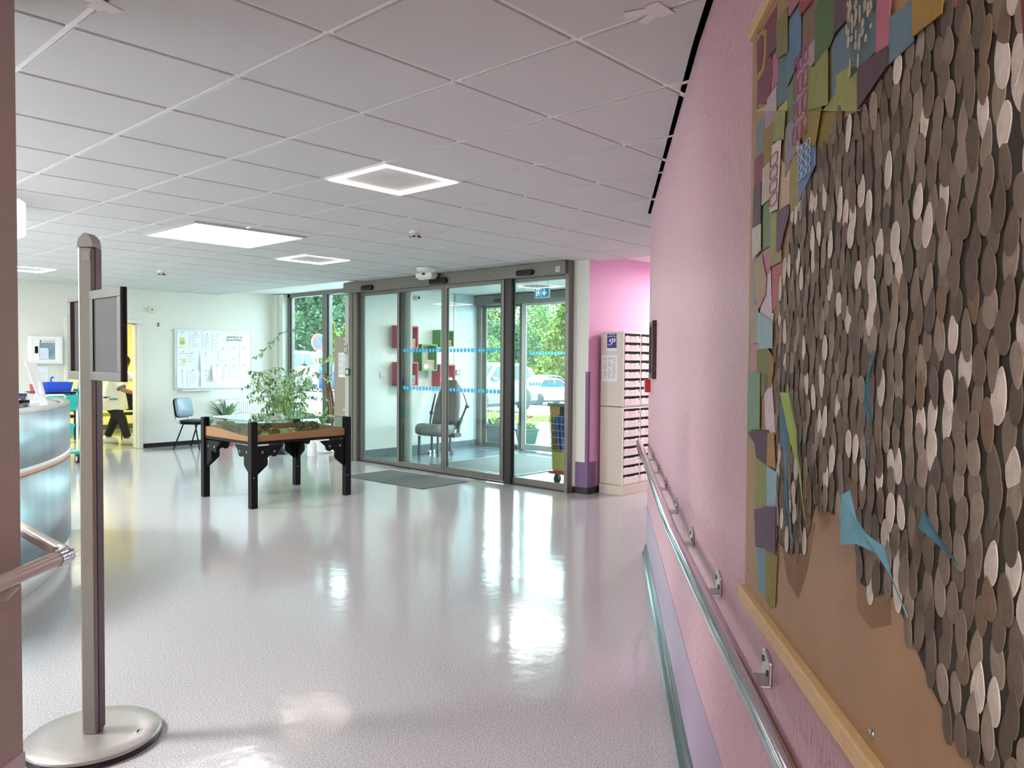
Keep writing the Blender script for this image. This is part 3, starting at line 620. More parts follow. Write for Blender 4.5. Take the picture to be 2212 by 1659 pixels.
# parcel trolley behind the fixed glass
def trolley():
    t=thing('cage_trolley','tall yellow and ochre laundry trolley with blue panel and red base behind the glass','trolley',(7.30,5.63,.001))
    och=M('ochre_panel',(196,176,96),.5); cage=M('orange_mesh_back',(214,164,84),.55); blu=M('blue_bag',(66,92,176),.55,noise=(9,.25),stretch=(1,22,.2)); rd=M('red_base',(190,60,62),.4)
    wires=M('wire_zinc',(196,190,176),.35,metal=.6)
    def P(x,y,z): k=1+.12*(z-.15)/.8; return V((x*k,y*k,z))
    x0,x1,y0,y1=-.20,.22,-.30,.17
    MB().add([P(x0,y0,.15),P(x0,y1,.15),P(x1,y1,.15),P(x1,y0,.15),P(x0,y0,.38),P(x0,y1,.38),P(x1,y1,.38),P(x1,y0,.38)],[(0,1,5,4),(1,2,6,5),(2,3,7,6),(3,0,4,7),(0,3,2,1),(4,5,6,7)]).build('tub',och,t,bevel=.012)
    m=MB()
    for a,b,c,d in((x0,y0,x0+.02,y0+.02),(x0,y1-.02,x0+.02,y1),(x1-.02,y0,x1,y0+.02),(x1-.02,y1-.02,x1,y1)):
        m.add([P(a,b,.38),P(c,b,.38),P(c,d,.38),P(a,d,.38),P(a,b,.93),P(c,b,.93),P(c,d,.93),P(a,d,.93)],[(0,1,5,4),(1,2,6,5),(2,3,7,6),(3,0,4,7),(0,3,2,1),(4,5,6,7)])
    m.build('post',och,t)
    m=MB()
    m.add([P(x0,y1-.012,.38),P(x1,y1-.012,.38),P(x1,y1,.38),P(x0,y1,.38),P(x0,y1-.012,.93),P(x1,y1-.012,.93),P(x1,y1,.93),P(x0,y1,.93)],[(0,1,5,4),(1,2,6,5),(2,3,7,6),(3,0,4,7),(0,3,2,1),(4,5,6,7)])
    m.add([P(x1-.012,y0,.38),P(x1,y0,.38),P(x1,y1,.38),P(x1-.012,y1,.38),P(x1-.012,y0,.93),P(x1,y0,.93),P(x1,y1,.93),P(x1-.012,y1,.93)],[(0,1,5,4),(1,2,6,5),(2,3,7,6),(3,0,4,7),(0,3,2,1),(4,5,6,7)])
    m.build('side_sheet',cage,t)
    m=MB(); m.add([P(x0-.004,y0,.83),P(x0-.004,y1,.83),P(x0,y1,.83),P(x0,y0,.83),P(x0-.004,y0,.92),P(x0-.004,y1,.92),P(x0,y1,.92),P(x0,y0,.92)],[(0,1,5,4),(1,2,6,5),(2,3,7,6),(3,0,4,7),(0,3,2,1),(4,5,6,7)])
    m.add([P(x0-.006,y0,.38),P(x0-.006,y0+.13,.38),P(x0+.004,y0+.13,.38),P(x0+.004,y0,.38),P(x0-.006,y0,.83),P(x0-.006,y0+.13,.83),P(x0+.004,y0+.13,.83),P(x0+.004,y0,.83)],[(0,1,5,4),(1,2,6,5),(2,3,7,6),(3,0,4,7),(0,3,2,1),(4,5,6,7)])
    m.build('front_sheet',M('orange_front',(206,150,78),.5,noise=(3,.12),stretch=(1,14,.2)),t)
    # blue slatted bag
    m=MB()
    for k in range(5):
        y=y0+.15+k*.052; top=.84-.02*abs(k-2)
        m.add([P(x0+.03,y,.40+.02*(4-k)),P(x0+.03,y+.046,.40+.02*(4-k)),P(x0+.09,y+.046,.4),P(x0+.09,y,.4),P(x0-.012,y,top),P(x0-.012,y+.046,top),P(x0+.09,y+.046,top),P(x0+.09,y,top)],[(0,1,5,4),(1,2,6,5),(2,3,7,6),(3,0,4,7),(0,3,2,1),(4,5,6,7)])
    m.build('folded_bag',blu,t,bevel=.008)
    m=MB()
    for z in(.40,.47,.55,.63,.71,.80): m.tube([P(x0-.02,y0+.16,z),P(x0-.02,y1,z)],.0045,6)
    for k in range(6): y=y0+.18+k*.057; m.tube([P(x0-.02,y,.39),P(x0-.02,y,.81)],.0035,6)
    m.build('wire_grid',wires,t)
    m=MB().box(-.26,-.235,-.30,.20,.915,.955); m.box(-.262,.25,-.345,-.32,.925,.95); m.build('rail',M('rail_grey',(112,112,108),.4),t)
    MB().box(-.24,-.21,-.02,.03,.80,.93).build('clip',M('clip_black',(40,30,28),.5),t,bevel=.006)
    MB().box(-.235,.25,-.33,.20,.115,.15).build('base',rd,t,bevel=.008)
    for x,y in((-.16,.12),(-.16,-.20),(.17,.12),(.17,-.20)):
        c=MB(); c.box(x-.022,x+.022,y-.024,y+.024,.105,.115); c.box(x-.02,x+.02,y-.024,y-.018,.05,.105).box(x-.02,x+.02,y+.018,y+.024,.05,.105)
        c=c.build('castor',steel,t); MB().cyl((x,y-.016,.052),(x,y+.016,.052),.052,n=20).build('wheel',M('grey_tyre',(92,94,94),.6),c,bevel=.006)
trolley()
# fittings on the vestibule ceiling
def disc_lamp(x,y,r,label):
    t=thing('ceiling_lamp',label,'ceiling light',(x,y,2.55))
    MB().lathe([(r,0),(r,-.03),(r*.92,-.045)],n=28).build('rim',M('lamp_rim',(206,210,208),.4),t)
    MB().lathe([(r*.9,-.04),(r*.8,-.065),(r*.3,-.085),(.01,-.088)],n=28).build('diffuser',M('opal',(236,238,236),.3),t)
disc_lamp(7.95,8.72,.17,'round opal lamp on the entrance lobby ceiling near the shelf wall'); disc_lamp(8.6,7.35,.20,'round opal lamp on the entrance lobby ceiling behind the exit sign')
t=thing('security_camera','small white security camera on the lobby wall close under the ceiling','camera',(7.92,9.32,2.42))
MB().box(-.03,.03,-.012,0,-.03,.05).build('wall_plate',white_pl,t); MB().cyl((0,0,0),(0,-.07,-.01),.012,n=10).build('arm',white_pl,t)
o=MB().box(-.045,.045,-.16,-.06,-.045,.03).build('body',white_pl,t,bevel=.012); MB().cyl((0,-.158,-.005),(0,-.17,-.006),.02,n=14).build('lens',blk,o)
def exit_sign():
    t=thing('exit_sign','blue lit emergency exit sign with running figure and down arrow hanging in the lobby','exit sign',(7.90,6.645,2.30))
    MB().box(-.014,.014,-.125,.125,-.012,.128).build('frame',M('sign_edge',(206,226,232),.3),t,bevel=.003)
    MB().box(-.0165,-.014,-.115,.115,0,.116).build('face',M('sign_blue',(24,118,160),.4,emit=.35),t)
    wt=M('sign_white',(240,248,250),.5,emit=.5)
    m=MB(); X=-.018
    def poly(p): m.prism([(X,y,z) for y,z in p],(.0015,0,0))
    # arrow (far side of the sign as seen: -y)
    poly([(-.052,.10),(-.040,.10),(-.040,.045),(-.052,.045)]); poly([(-.046,.014),(-.046,.034),(-.018,.07),(-.012,.058)]); poly([(-.046,.014),(-.080,.058),(-.074,.07),(-.046,.034)])
    m.box(X,X+.0015,.004,.008,.004,.112)
    m.build('arrow',wt,t)
    m=MB()
    def poly(p): m.prism([(X,y,z) for y,z in p],(.0015,0,0))
    poly([(.095,.108),(.022,.108),(.022,.098),(.085,.098),(.085,.01),(.095,.01)])
    m.cyl((X,.05,.085),(X+.0015,.05,.085),.0085,n=12)
    poly([(.064,.074),(.042,.074),(.046,.045),(.062,.045)]); poly([(.044,.072),(.026,.058),(.030,.052),(.046,.062)]); poly([(.060,.072),(.078,.060),(.074,.054),(.060,.062)])
    poly([(.054,.047),(.046,.047),(.030,.03),(.034,.012),(.040,.014),(.038,.028)]); poly([(.062,.047),(.054,.047),(.064,.03),(.082,.018),(.085,.024),(.068,.036)])
    m.build('pictogram',wt,t)
    m=MB().tube([(0,-.09,.128),(0,-.09,.25)],.003,6); m.tube([(0,.09,.128),(0,.09,.25)],.003,6); m.build('suspension_wire',steel,t)
exit_sign()
# ------------------------------------------------------------------ outside
def at(px,d,z=0): 
    q=(F_+R_*((px-1106)/F))*d; return V((q.x,q.y,z))
def gz(x,y): 
    return 0 if x<11 else -.058*(x-11)+.022*(y-11)
def gnd(px,d): p=at(px,d); p.z=gz(p.x,p.y); return p
w=MB(); xs=[7.7,9.55,11,14,20,30,45,70]; ys=[-10,5,9.46,20,35,60]
vs=[(x,y,(gz(x,y) if x>=11 else 0)-.002) for x in xs for y in ys]
n=len(ys)
w.add(vs,[(i*n+j,(i+1)*n+j,(i+1)*n+j+1,i*n+j+1) for i in range(len(xs)-1) for j in range(n-1) if not(i==0 and j<2)])
struct(w.build('ground',asphalt))
# grass verge with kerb
gr=M('verge_grass',(120,126,70),.9,noise=(7,.18))
def strip(name,pxs,mt,h,**k):
    w=MB(); a=[];b=[]
    for px,d0,d1 in pxs: a.append(gnd(px,d0)); b.append(gnd(px,d1))
    top=[p+V((0,0,h)) for p in a]; tb=[p+V((0,0,h)) for p in b]; n=len(a)
    w.add(a+b+top+tb,[(2*n+i,2*n+i+1,3*n+i+1,3*n+i) for i in range(n-1)]+[(i,i+1,2*n+i+1,2*n+i) for i in range(n-1)]+[(n+i+1,n+i,3*n+i,3*n+i+1) for i in range(n-1)])
    return w.build(name,mt,**k)
g=strip('verge_ground',[(900,19.6,23.2),(1040,19.8,23.6),(1120,20.1,25.0),(1200,20.4,27),(1350,21,29)],gr,.05); struct(g)
g=strip('kerb',[(900,18.1,19.6),(1040,18.3,19.8),(1120,18.6,20.1),(1200,18.9,20.4),(1350,19.6,21)],M('pale_kerb',(160,152,142),.8,noise=(3,.05)),.07); struct(g)
rnd=random.Random(5); m=MB()
for k in range(900):
    px=rnd.uniform(1035,1230); d=rnd.uniform(20.3,23.2); p=gnd(px,d); a=rnd.uniform(0,6.28); h=rnd.uniform(.05,.16)*(1.6 if px<1085 else 1)
    m.add([p+V((math.cos(a)*.02,math.sin(a)*.02,.04)),p-V((math.cos(a)*.02,math.sin(a)*.02,-.04)),p+V((rnd.uniform(-.05,.05),rnd.uniform(-.05,.05),.04+h))],[(0,1,2)])
o=m.build('verge_grass',M('grass_blade',(130,136,76),.8)); tag(o,'dry yellow green grass growing on the roadside verge','grass',kind='stuff')
# cars: side profile lofted across the width
def car(name,label,cat,loc,rotz,Lc,Wc,H,paint,prof,glassx,wheel_r,wx,extra=None,van=False):
    t=thing(name,label,cat,loc,rotz,'cars parked outside')
    # body: profile (x,z) lower shell, with tumblehome for the greenhouse
    m=MB(); n=len(prof); zb=glassx[2]
    cuts=[-1,-.97,-.80,0,.80,.97,1]; vs=[]
    for u in cuts:
        for x,z in prof:
            k=1.0
            inset=.16*max(0,(z-zb))/(H-zb) if z>zb else 0
            xx=x*(1-.02*abs(u)**3); zz=z-(.03 if abs(u)>.9 and z>zb else 0)
            vs.append((xx,u*(Wc/2)*(1-inset*1.0),zz))
    nn=len(cuts)
    fs=[(j*n+i,j*n+(i+1)%n,(j+1)*n+(i+1)%n,(j+1)*n+i) for j in range(nn-1) for i in range(n)]+[tuple(range(n))[::-1],tuple(range((nn-1)*n,nn*n))]
    m.add(vs,fs,True); b=m.build('body',paint,t,bevel=.03)
    wg=M('car_glass',(44,60,66),.15,spec=.3)
    # side windows
    for sd in(-1,1):
        for poly in glassx[0]:
            m=MB(); pts=[]
            for x,z in poly:
                ins=.16*max(0,z-zb)/(H-zb); pts.append(V((x,sd*(Wc/2*(1-ins)+.004),z)))
            m.prism(pts,(0,-sd*.012,0)); m.build('side_window',wg,t)
    for (x0,z0,x1,z1),nm in zip(glassx[1],('windscreen','rear_window')):
        m=MB(); w0=Wc/2*(1-.16*max(0,z0-zb)/(H-zb))*.88; w1=Wc/2*(1-.16*max(0,z1-zb)/(H-zb))*.86
        nrm=V((-(z1-z0),0,x1-x0)).normalized(); nrm=nrm if (nrm.x*x0)>0 or nrm.z>0.2 else -nrm
        if nrm.z<0: nrm=-nrm
        q=[V((x0,-w0,z0)),V((x0,w0,z0)),V((x1,w1,z1)),V((x1,-w1,z1))]
        m.prism([p-nrm*.02 for p in q],nrm*.028); m.build(nm,wg,t)
    for x in wx:
        for sd in(-1,1):
            y=sd*(Wc/2-.09)
            tw=MB().lathe([(wheel_r*.62,-.10),(wheel_r*.95,-.10),(wheel_r,-.06),(wheel_r,.06),(wheel_r*.95,.10),(wheel_r*.62,.10)],n=28).build('wheel',M('tyre',(44,46,50),.7),t)
            tw.rotation_euler=(PI/2,0,0); tw.location=(x,y,wheel_r)
            r=MB().lathe([(.02,-.07),(wheel_r*.6,-.075),(wheel_r*.63,-.09),(wheel_r*.63,.09),(wheel_r*.6,.075),(.02,.07)],n=20)
            r.build('rim',M('rim_silver',(130,134,138),.3,metal=.6),tw)
            m=MB(); pts=[(x+(wheel_r+.05)*math.cos(a),sd*(Wc/2+.003),max(.16,wheel_r+(wheel_r+.05)*math.sin(a))) for a in [PI*k/10 for k in range(11)]]
            m.prism(pts,(0,-sd*.015,0)); m.build('wheel_arch',M('arch_dark',(60,64,68),.6),t)
    for sd in(-1,1):
        x=glassx[3]; m=MB().ball((x,sd*(Wc/2+.09),zb+.08),.06,.12,.08,10,7); m.build('mirror',paint,t)
        m=MB().box(-.12,.12,sd*(Wc/2)-.005,sd*(Wc/2)+.02,zb-.14,zb-.11); m.build('door_handle',M('handle_grey',(170,174,178),.3),t)
        m=MB().box(-Lc/2+.02,-Lc/2+.16,sd*Wc/2*.72-.12,sd*Wc/2*.72+.12,.62,.74); m.build('headlamp',M('lamp_clear',(226,232,236),.1),t,bevel=.03)
        m=MB().box(Lc/2-.20,Lc/2-.01,sd*Wc/2*.84-.10,sd*Wc/2*.84+.11,zb-.22,zb-.06); m.build('tail_lamp',M('lamp_red',(150,40,48),.25),t,bevel=.03)
    MB().box(-Lc/2+.05,Lc/2-.05,-Wc/2*.9,Wc/2*.9,.20,.34).build('sill',M('sill_dark',(60,64,70),.6),t)
    return t
suvp=[(-2.28,.30),(-2.33,.55),(-2.25,.80),(-2.05,.93),(-1.15,1.08),(-.35,1.62),(.25,1.70),(1.5,1.66),(2.05,1.5),(2.28,1.1),(2.33,.75),(2.30,.32)]
suvg=[[[(-.86,1.14),(-.30,1.54),(.22,1.60),(.22,1.12)],[(.30,1.12),(.30,1.60),(1.15,1.58),(1.2,1.14)],[(1.28,1.14),(1.24,1.57),(1.62,1.52),(1.86,1.18)]],[(-1.12,1.12,-.42,1.60),(2.24,1.14,2.02,1.50)],1.06,-.72]
def park(f,r,Wc):
    a=gnd(*f); b=gnd(*r); d=(b-a).normalized(); n=V((-d.y,d.x,0))
    if n.dot(F_)<0: n=-n
    m=(a+b)/2+n*(Wc/2-.05); return (m.x,m.y,gz(m.x,m.y)+.0),math.atan2(d.y,d.x)
loc_,ang=park((1037,25.2),(1134,27.6),1.88)
silver=M('silver_paint',(116,122,126),.35,spec=.3); whitep=M('white_paint_car',(150,153,155),.35,spec=.3); bluep=M('blue_paint',(30,62,130),.35,spec=.3)
car('suv','silver grey off-road car parked across the view beyond the entrance lobby','car',loc_,ang,4.66,1.88,1.70,silver,suvp,suvg,.36,(-1.38,1.38))
hp=[(-1.98,.28),(-2.02,.5),(-1.95,.72),(-1.75,.83),(-.95,.95),(-.30,1.40),(.2,1.46),(1.2,1.42),(1.72,1.18),(1.93,.9),(2.0,.6),(1.96,.3)]
hg=[[[(-.72,1.0),(-.25,1.33),(.15,1.38),(.15,.98)],[(.22,.98),(.22,1.38),(.85,1.36),(1.15,1.02)]],[(-.93,.99,-.36,1.37),(1.74,1.12,1.28,1.38)],.94,-.6]
loc_,an=park((1236,40.8),(1172,39.6),1.74)
c1=car('hatchback','white small hatchback parked beyond the verge, rear lamp toward the silver car','car',loc_,an,4.0,1.74,1.46,whitep,hp,hg,.31,(-1.27,1.27))
for sd in (-1,1):
    text('info',.30,c1,(-.55,sd*.876,.62),(PI/2,0,0 if sd<0 else PI),M('letter_grey',(50,54,60),.5))
loc_,an=park((1240,53),(1170,51),1.74); car('hatchback','white car farther off, only its roof showing above the other white hatchback','car',(loc_[0],loc_[1],loc_[2]+.3),an,4.0,1.74,1.46,whitep,hp,hg,.31,(-1.27,1.27))
vp=[(-2.2,.28),(-2.26,.55),(-2.15,.85),(-1.85,1.0),(-1.35,1.12),(-.75,1.72),(-.2,1.84),(1.9,1.82),(2.12,1.7),(2.2,1.1),(2.22,.6),(2.2,.3)]
vg=[[[(-1.05,1.16),(-.62,1.66),(-.1,1.70),(-.1,1.14)],[(0,1.14),(0,1.70),(.95,1.70),(.95,1.14)],[(1.08,1.16),(1.08,1.70),(1.62,1.68),(1.95,1.2)]],[(-1.36,1.14,-.8,1.70),(2.19,1.16,2.13,1.62)],1.08,-.95]
loc_,an=park((592,32.2),(664,34.8),1.83)
car('van','white passenger van parked beyond the tall window','van',loc_,an,4.4,1.83,1.84,whitep,vp,vg,.32,(-1.35,1.35))
loc_,an=park((765,41.5),(703,38.5),1.72)
car('hatchback','blue hatchback parked behind the signpost','car',loc_,an,3.9,1.72,1.46,bluep,hp,hg,.31,(-1.27,1.27))
# no-parking sign
def road_sign(px,d,zc,label,slash=True):
    p=gnd(px,d); t=thing('road_sign',label,'road sign',(p.x,p.y,p.z),0)
    z=zc-p.z; 
    back=V((-p.x,-p.y,0)).normalized(); a=math.atan2(back.y,back.x)+PI/2+math.radians(36)
    t.rotation_euler=(0,0,a)
    rd=M('sign_red',(168,50,46),.4); bl=M('sign_blue_field',(26,70,150),.4); wt=M('sign_white_edge',(244,244,240),.4)
    MB().cyl((0,.03,0),(0,.03,z+.3),.03,n=12).build('post',M('post_grey',(214,222,226),.4),t)
    MB().cyl((0,.0,z),(0,-.015,z),.345,n=36).build('plate',wt,t)
    MB().cyl((0,-.015,z),(0,-.019,z),.32,n=36).build('red_ring',rd,t)
    MB().cyl((0,-.019,z),(0,-.023,z),.235,n=36).build('blue_field',bl,t)
    m=MB().box(-.24,.24,-.027,-.023,-.035,.035,Matrix.Translation((0,0,z))@Matrix.Rotation(math.radians(45),4,'Y')); m.build('slash',rd,t)
    if slash:
        MB().box(-.33,.33,-.015,0,z-.62,z-.37).build('sub_plate',wt,t,bevel=.02)
        # wheelchair mark on a blue square
        MB().box(.06,.28,-.018,-.015,z-.61,z-.39).build('blue_square',M('sub_blue',(40,110,170),.4),t)
        m=MB(); m.cyl((.17,-.02,z-.42),(.17,-.018,z-.42),.018,n=10); m.box(.16,.18,-.02,-.018,z-.53,z-.44).box(.16,.22,-.02,-.018,z-.53,z-.515).box(.205,.22,-.02,-.018,z-.58,z-.515)
        m.tube([(.165+.055*math.cos(k*PI/8+1.8),-.019,z-.535+.055*math.sin(k*PI/8+1.8)) for k in range(12)],.006,6); m.build('wheelchair_mark',wt,t)
road_sign(688,31,2.14,'round no parking sign with blue field and disabled plate below, outside the window')
road_sign(1033,24,1.98,'round red rimmed sign half hidden by the lobby side panel',False)
# fence far back
p0,p1=gnd(560,42.3),gnd(800,43.3); dv=(p1-p0); Lf=dv.length
t=thing('railing_fence','pale grey metal railing fence behind the parked cars','fence',(p0.x,p0.y,p0.z),math.atan2(dv.y,dv.x))
m=MB().box(0,Lf,-.02,.02,.95,1.0).box(0,Lf,-.02,.02,.15,.2); m.build('rail',M('fence_grey',(84,100,112),.5),t)
m=MB()
for k in range(int(Lf/.14)): m.box(k*.14,k*.14+.025,-.012,.012,.15,1.0)
m.build('baluster',M('fence_grey',(150,170,180),.5),t)['kind']='stuff'
# planters by the outer door
def planter(px,d,c,label,fl,kl=1,h=.32):
    p=at(px,d); t=thing('planter',label,'planter',(p.x,p.y,0),.78,'plastic planters outside the door'); mt=M('planter_%d_%d'%(c[0],c[2]),tuple(int(v*.66) for v in c),.5)
    m=MB()
    def ring(z,w,l): return [V((-l,-w,z)),V((l,-w,z)),V((l,w,z)),V((-l,w,z))]
    a=ring(0,.15,.24*kl);b=ring(h,.20,.33*kl);m.add(a+b,[(3,2,1,0),(0,1,5,4),(1,2,6,5),(2,3,7,6),(3,0,4,7),(4,5,6,7)]); o=m.build('tub',mt,t,bevel=.012)
    m=MB(); a=ring(h-.005,.215,.35*kl);b=ring(h+.035,.215,.35*kl)
    m.add(a+b,[(3,2,1,0),(0,1,5,4),(1,2,6,5),(2,3,7,6),(3,0,4,7),(4,5,6,7)]); m.build('rim',mt,t,bevel=.01)
    MB().box(-.30*kl,.30*kl,-.17,.17,h+.034,h+.045).build('soil',soil,t)
    r=random.Random(int(px)); m=MB()
    for k in range(70):
        a=r.uniform(0,6.28); q=V((r.uniform(-.27,.27)*kl,r.uniform(-.14,.14),h+.04)); leaf(m,q,(math.cos(a)*.6,math.sin(a)*.6,.9),(0,0,1),r.uniform(.08,.17),.05,.2)
    m.build('foliage',leaf_c,t)
    m=MB(); st=MB()
    for k in range(fl):
        q=V((r.uniform(-.2,.2)*kl,r.uniform(-.1,.1),h+.04)); hh=r.uniform(.10,.24); e=q+V((r.uniform(-.06,.06),r.uniform(-.06,.06),hh)); st.tube([q,e],.004,5)
        for j in range(8): m.ball(e+V((r.uniform(-.04,.04),r.uniform(-.04,.04),r.uniform(-.03,.03))),.017,n=6,k=4)
    st.build('stem',leaf_c,t); m.build('blossom',M('geranium',(222,60,100),.5),t)
planter(1072,13.5,(110,128,146),'grey blue rectangular planter with sparse flowers outside the glass doors',2)
planter(1138,13.6,(130,206,192),'pale turquoise planter with one pink flower outside the glass doors',1,.62,.24)
# trees
leafm=[M('tree_leaf_%d'%i,c,.6) for i,c in enumerate([(66,100,52),(48,84,50),(88,118,50),(36,68,42),(128,132,30),(108,128,48),(54,92,56)])]
def tree_proto(seed,mats,h,r,nl,size,cone=False):
    rr=random.Random(seed); t=bpy.data.objects.new('tree',None); col.objects.link(t)
    m=MB()
    if cone:
        for k in range(9):
            f=k/8; blob_leaves(m,rr,(0,0,h*(.12+.86*f)),(r*(1.05-f),r*(1.05-f),h*.10),int(nl/9),size,len(mats),.4,.3)
    else:
        for k in range(11):
            a=rr.uniform(0,6.28); q=r*rr.uniform(.1,.62); z=h*rr.uniform(.25,.8); s=r*rr.uniform(.4,.62)
            blob_leaves(m,rr,(q*math.cos(a),q*math.sin(a),z),(s,s,s*.85),int(nl/11),size,len(mats),1,.45)
    m.build('crown',mats,t)
    m=MB().tube([(0,0,0),(.1,.05,h*.25),(0,.1,h*.5),(.05,0,h*.8)],[.16,.13,.09,.03],8)
    for k in range(5): a=k*1.3; m.tube([(0,.05,h*(.3+.08*k)),(r*.5*math.cos(a),r*.5*math.sin(a),h*(.45+.08*k))],[.05,.02],6)
    m.build('trunk',bark,t); return t
L=leafm
protos=[tree_proto(1,[L[0],L[1],L[6]],8.5,2.9,14000,.17),tree_proto(2,[L[2],L[5],L[0]],7.0,2.6,13000,.15),tree_proto(3,[L[1],L[3],L[6]],9.5,3.1,15000,.18,True),tree_proto(4,[L[4],L[5],L[2]],4.6,1.9,9000,.13,True),tree_proto(5,[L[0],L[2],L[5]],4.6,2.3,12000,.14)]
PN=['tall mid green broadleaf tree','bright light green broadleaf tree','tall dark green conifer','yellow green conical conifer','light green rounded hedge tree']
plan=[(3,1218,45,1.25),(0,560,50,1),(2,610,52,1.55),(2,662,50,1.55),(0,706,53,1.65),(3,668,47.5,1.0),(3,718,47.5,.88),(1,752,49,1.1),(3,745,48,.85),(4,635,48,.68),(4,690,48,.55),(4,600,48,.76),
 (0,905,55,.9),(1,985,54,.8),(4,1030,47,.95),(1,1065,47,.98),(0,1105,52,.72),(4,1100,46,.95),(4,1150,46.5,.98),(1,1150,50,.92),(4,1200,46,.95),(1,1205,51,.96),(4,1250,46,1.0),(1,1275,49,.8),(0,1330,52,.9),(0,820,56,1),(0,480,52,1)]
used={}
WHERE={0:'behind the white van',1:'beyond the car park'}
names={}
rad={0:2.9,1:2.6,2:2.9,3:1.9,4:2.3}; placed=[]
for i,(k,px,d,s) in enumerate(plan):
    d0=d; s0=s
    if 1140<px<1300: d=max(d,63)
    while True:
        p=gnd(px,d); s=s0*d/d0; rr_=rad[k]*s*1.12
        if all((V((p.x,p.y,0))-q).length>rr_+r_ for q,r_ in placed): break
        d+=.4
    placed.append((V((p.x,p.y,0)),rr_))
    o=protos[k] if k not in used else copy_tree(protos[k])
    used[k]=used.get(k,0)+1
    o.location=(p.x,p.y,p.z-.3); o.rotation_euler=(0,0,i*1.37); o.scale=(s,s,s)
    sc_='smaller ' if s<.75 else ''
    spot={560:'far along, before the window edge',610:'behind the van roof',662:'filling the wide window pane',706:'by the window mullion',668:'in front, above the signpost',718:'in front, behind the round sign',752:'above the beige locker',745:'low in the narrow window pane',635:'low behind the van',690:'low behind the blue car',600:'at the frame side of the window',905:'hidden behind the cube boxes wall',985:'behind the seat wall',1030:'behind the silver car bonnet',1065:'above the silver car roof',1105:'behind the dark door post',1100:'behind the silver car rear',1150:'between the silver and white cars',1200:'above the white hatchback',1218:'against the door post, topmost against the sky',1205:'second row above the white hatchback',1250:'behind the trolley',1275:'beyond the door post',1330:'past the column',820:'past the locker',480:'past the whiteboard wall'}[px]
    if (px==1150 and k==1): spot='second row, between the cars'
    tag(o,(sc_+PN[k]+' '+spot),'tree','trees beyond the car park')
# ------------------------------------------------------------------ ceiling fittings
def led_frame(i,j,label):
    x,y=X0+T*(i+.5),Y0+T*(j+.5); t=thing('ceiling_light',label,'ceiling light',(x,y,2.545),0,'square frame ceiling lights')
    MB().box(-.285,.285,-.285,.285,.004,.02).build('centre_plate',tile,t)
    m=MB(); a,b=.277,.253
    m.box(-a,a,-a,-b,-.008,.004).box(-a,a,b,a,-.008,.004).box(-a,-b,-b,b,-.008,.004).box(b,a,-b,b,-.008,.004); m.build('light_frame',led,t)
    m=MB(); c=.294
    m.box(-c,c,-c,-a,-.004,.012).box(-c,c,a,c,-.004,.012).box(-c,-a,-a,a,-.004,.012).box(a,c,-a,a,-.004,.012); m.build('rim',bar,t)
led_frame(1,2,'lit square frame ceiling light, the large one in the middle of the ceiling')
led_frame(4,8,'lit square frame ceiling light toward the tall window and entrance')
led_frame(1,14,'lit square frame ceiling light far off over the reception side')
t=thing('ceiling_panel','large glowing white square light panel between the frame lights','ceiling light',(3.395,6.545,2.549))
MB().box(-.49,.49,-.47,.47,-.012,-.004).build('diffuser',led_panel,t)
m=MB(); m.box(-.51,.51,-.49,-.47,-.02,0).box(-.51,.51,.47,.49,-.02,0).box(-.51,-.49,-.47,.47,-.02,0).box(.49,.51,-.47,.47,-.02,0); m.build('frame',M('panel_frame',(200,200,198),.4),t)
t=thing('ceiling_drum_lamp','round white drum lamp on the ceiling beside the near wall edge','ceiling light',(1.285,6.50,2.547))
MB().lathe([(.52,0),(.52,-.22),(.49,-.235)],n=40).build('shade',M('drum_white',(246,246,242),.5,emit=.25),t)
MB().lathe([(.49,-.23),(.3,-.245),(.01,-.248)],n=40).build('diffuser',M('drum_glow',(255,252,244),.5,emit=1.5),t)
def detector(x,y,label,tall=True):
    t=thing('smoke_detector',label,'smoke detector',(x,y,2.549))
    MB().lathe([(.055,0),(.055,-.018),(.05,-.022)],n=24).build('base',white_pl,t)
    if tall:
        MB().lathe([(.048,-.022),(.046,-.045),(.036,-.058),(.01,-.06)],n=24).build('head',M('detector_head',(206,190,184),.5),t)
        m=MB()
        for k in range(6): a=k*PI/3; m.box(-.012,.012,.040,.048,-.056,-.044,Matrix.Rotation(a,4,'Z'))
        m.build('vent_slot',blk,t)
    else: MB().lathe([(.115,-.004),(.12,-.02),(.1,-.04),(.02,-.052),(.005,-.053)],n=28).build('head',white_pl,t)
detector(4.36,5.09,'round smoke detector on the ceiling behind the large frame light'); detector(4.25,9.82,'round smoke detector on the ceiling toward the whiteboard wall')
detector(6.15,6.98,'flat white round ceiling detector in front of the sliding doors',False)
t=thing('ceiling_emergency_light','white emergency light box mounted above the sliding door header','emergency light',(6.52,7.40,2.50))
MB().box(-.05,.06,-.15,.15,-.01,.05).build('housing',white_pl,t,bevel=.008); MB().box(-.054,-.05,-.03,.02,.02,.045).build('lens',blk,t); MB().box(-.03,.05,-.13,.13,-.03,-.01).build('diffuser',M('opal2',(226,228,226),.3),t,bevel=.006)
tape_m=M('paper_tape',(236,232,232),.7)
def tapes(name,label,pts,loc,rz):
    t=thing(name,label,'tape',loc,rz); 
    for q in pts:
        MB().prism([(x,y,-.0008-.0006*i) for i,(x,y) in enumerate(q)],(0,0,-.001)).build('strip',tape_m,t)
tapes('masking_tape','torn pieces of white tape stuck on the ceiling near the pink wall',[[(-.05,-.03),(.05,-.05),(.06,.0),(-.04,.02)],[(-.02,.0),(.02,.0),(.01,.10),(-.035,.09)],[(.0,.0),(.03,-.02),(.08,.055),(.05,.075)]],(2.115,1.33,2.5485),.2)
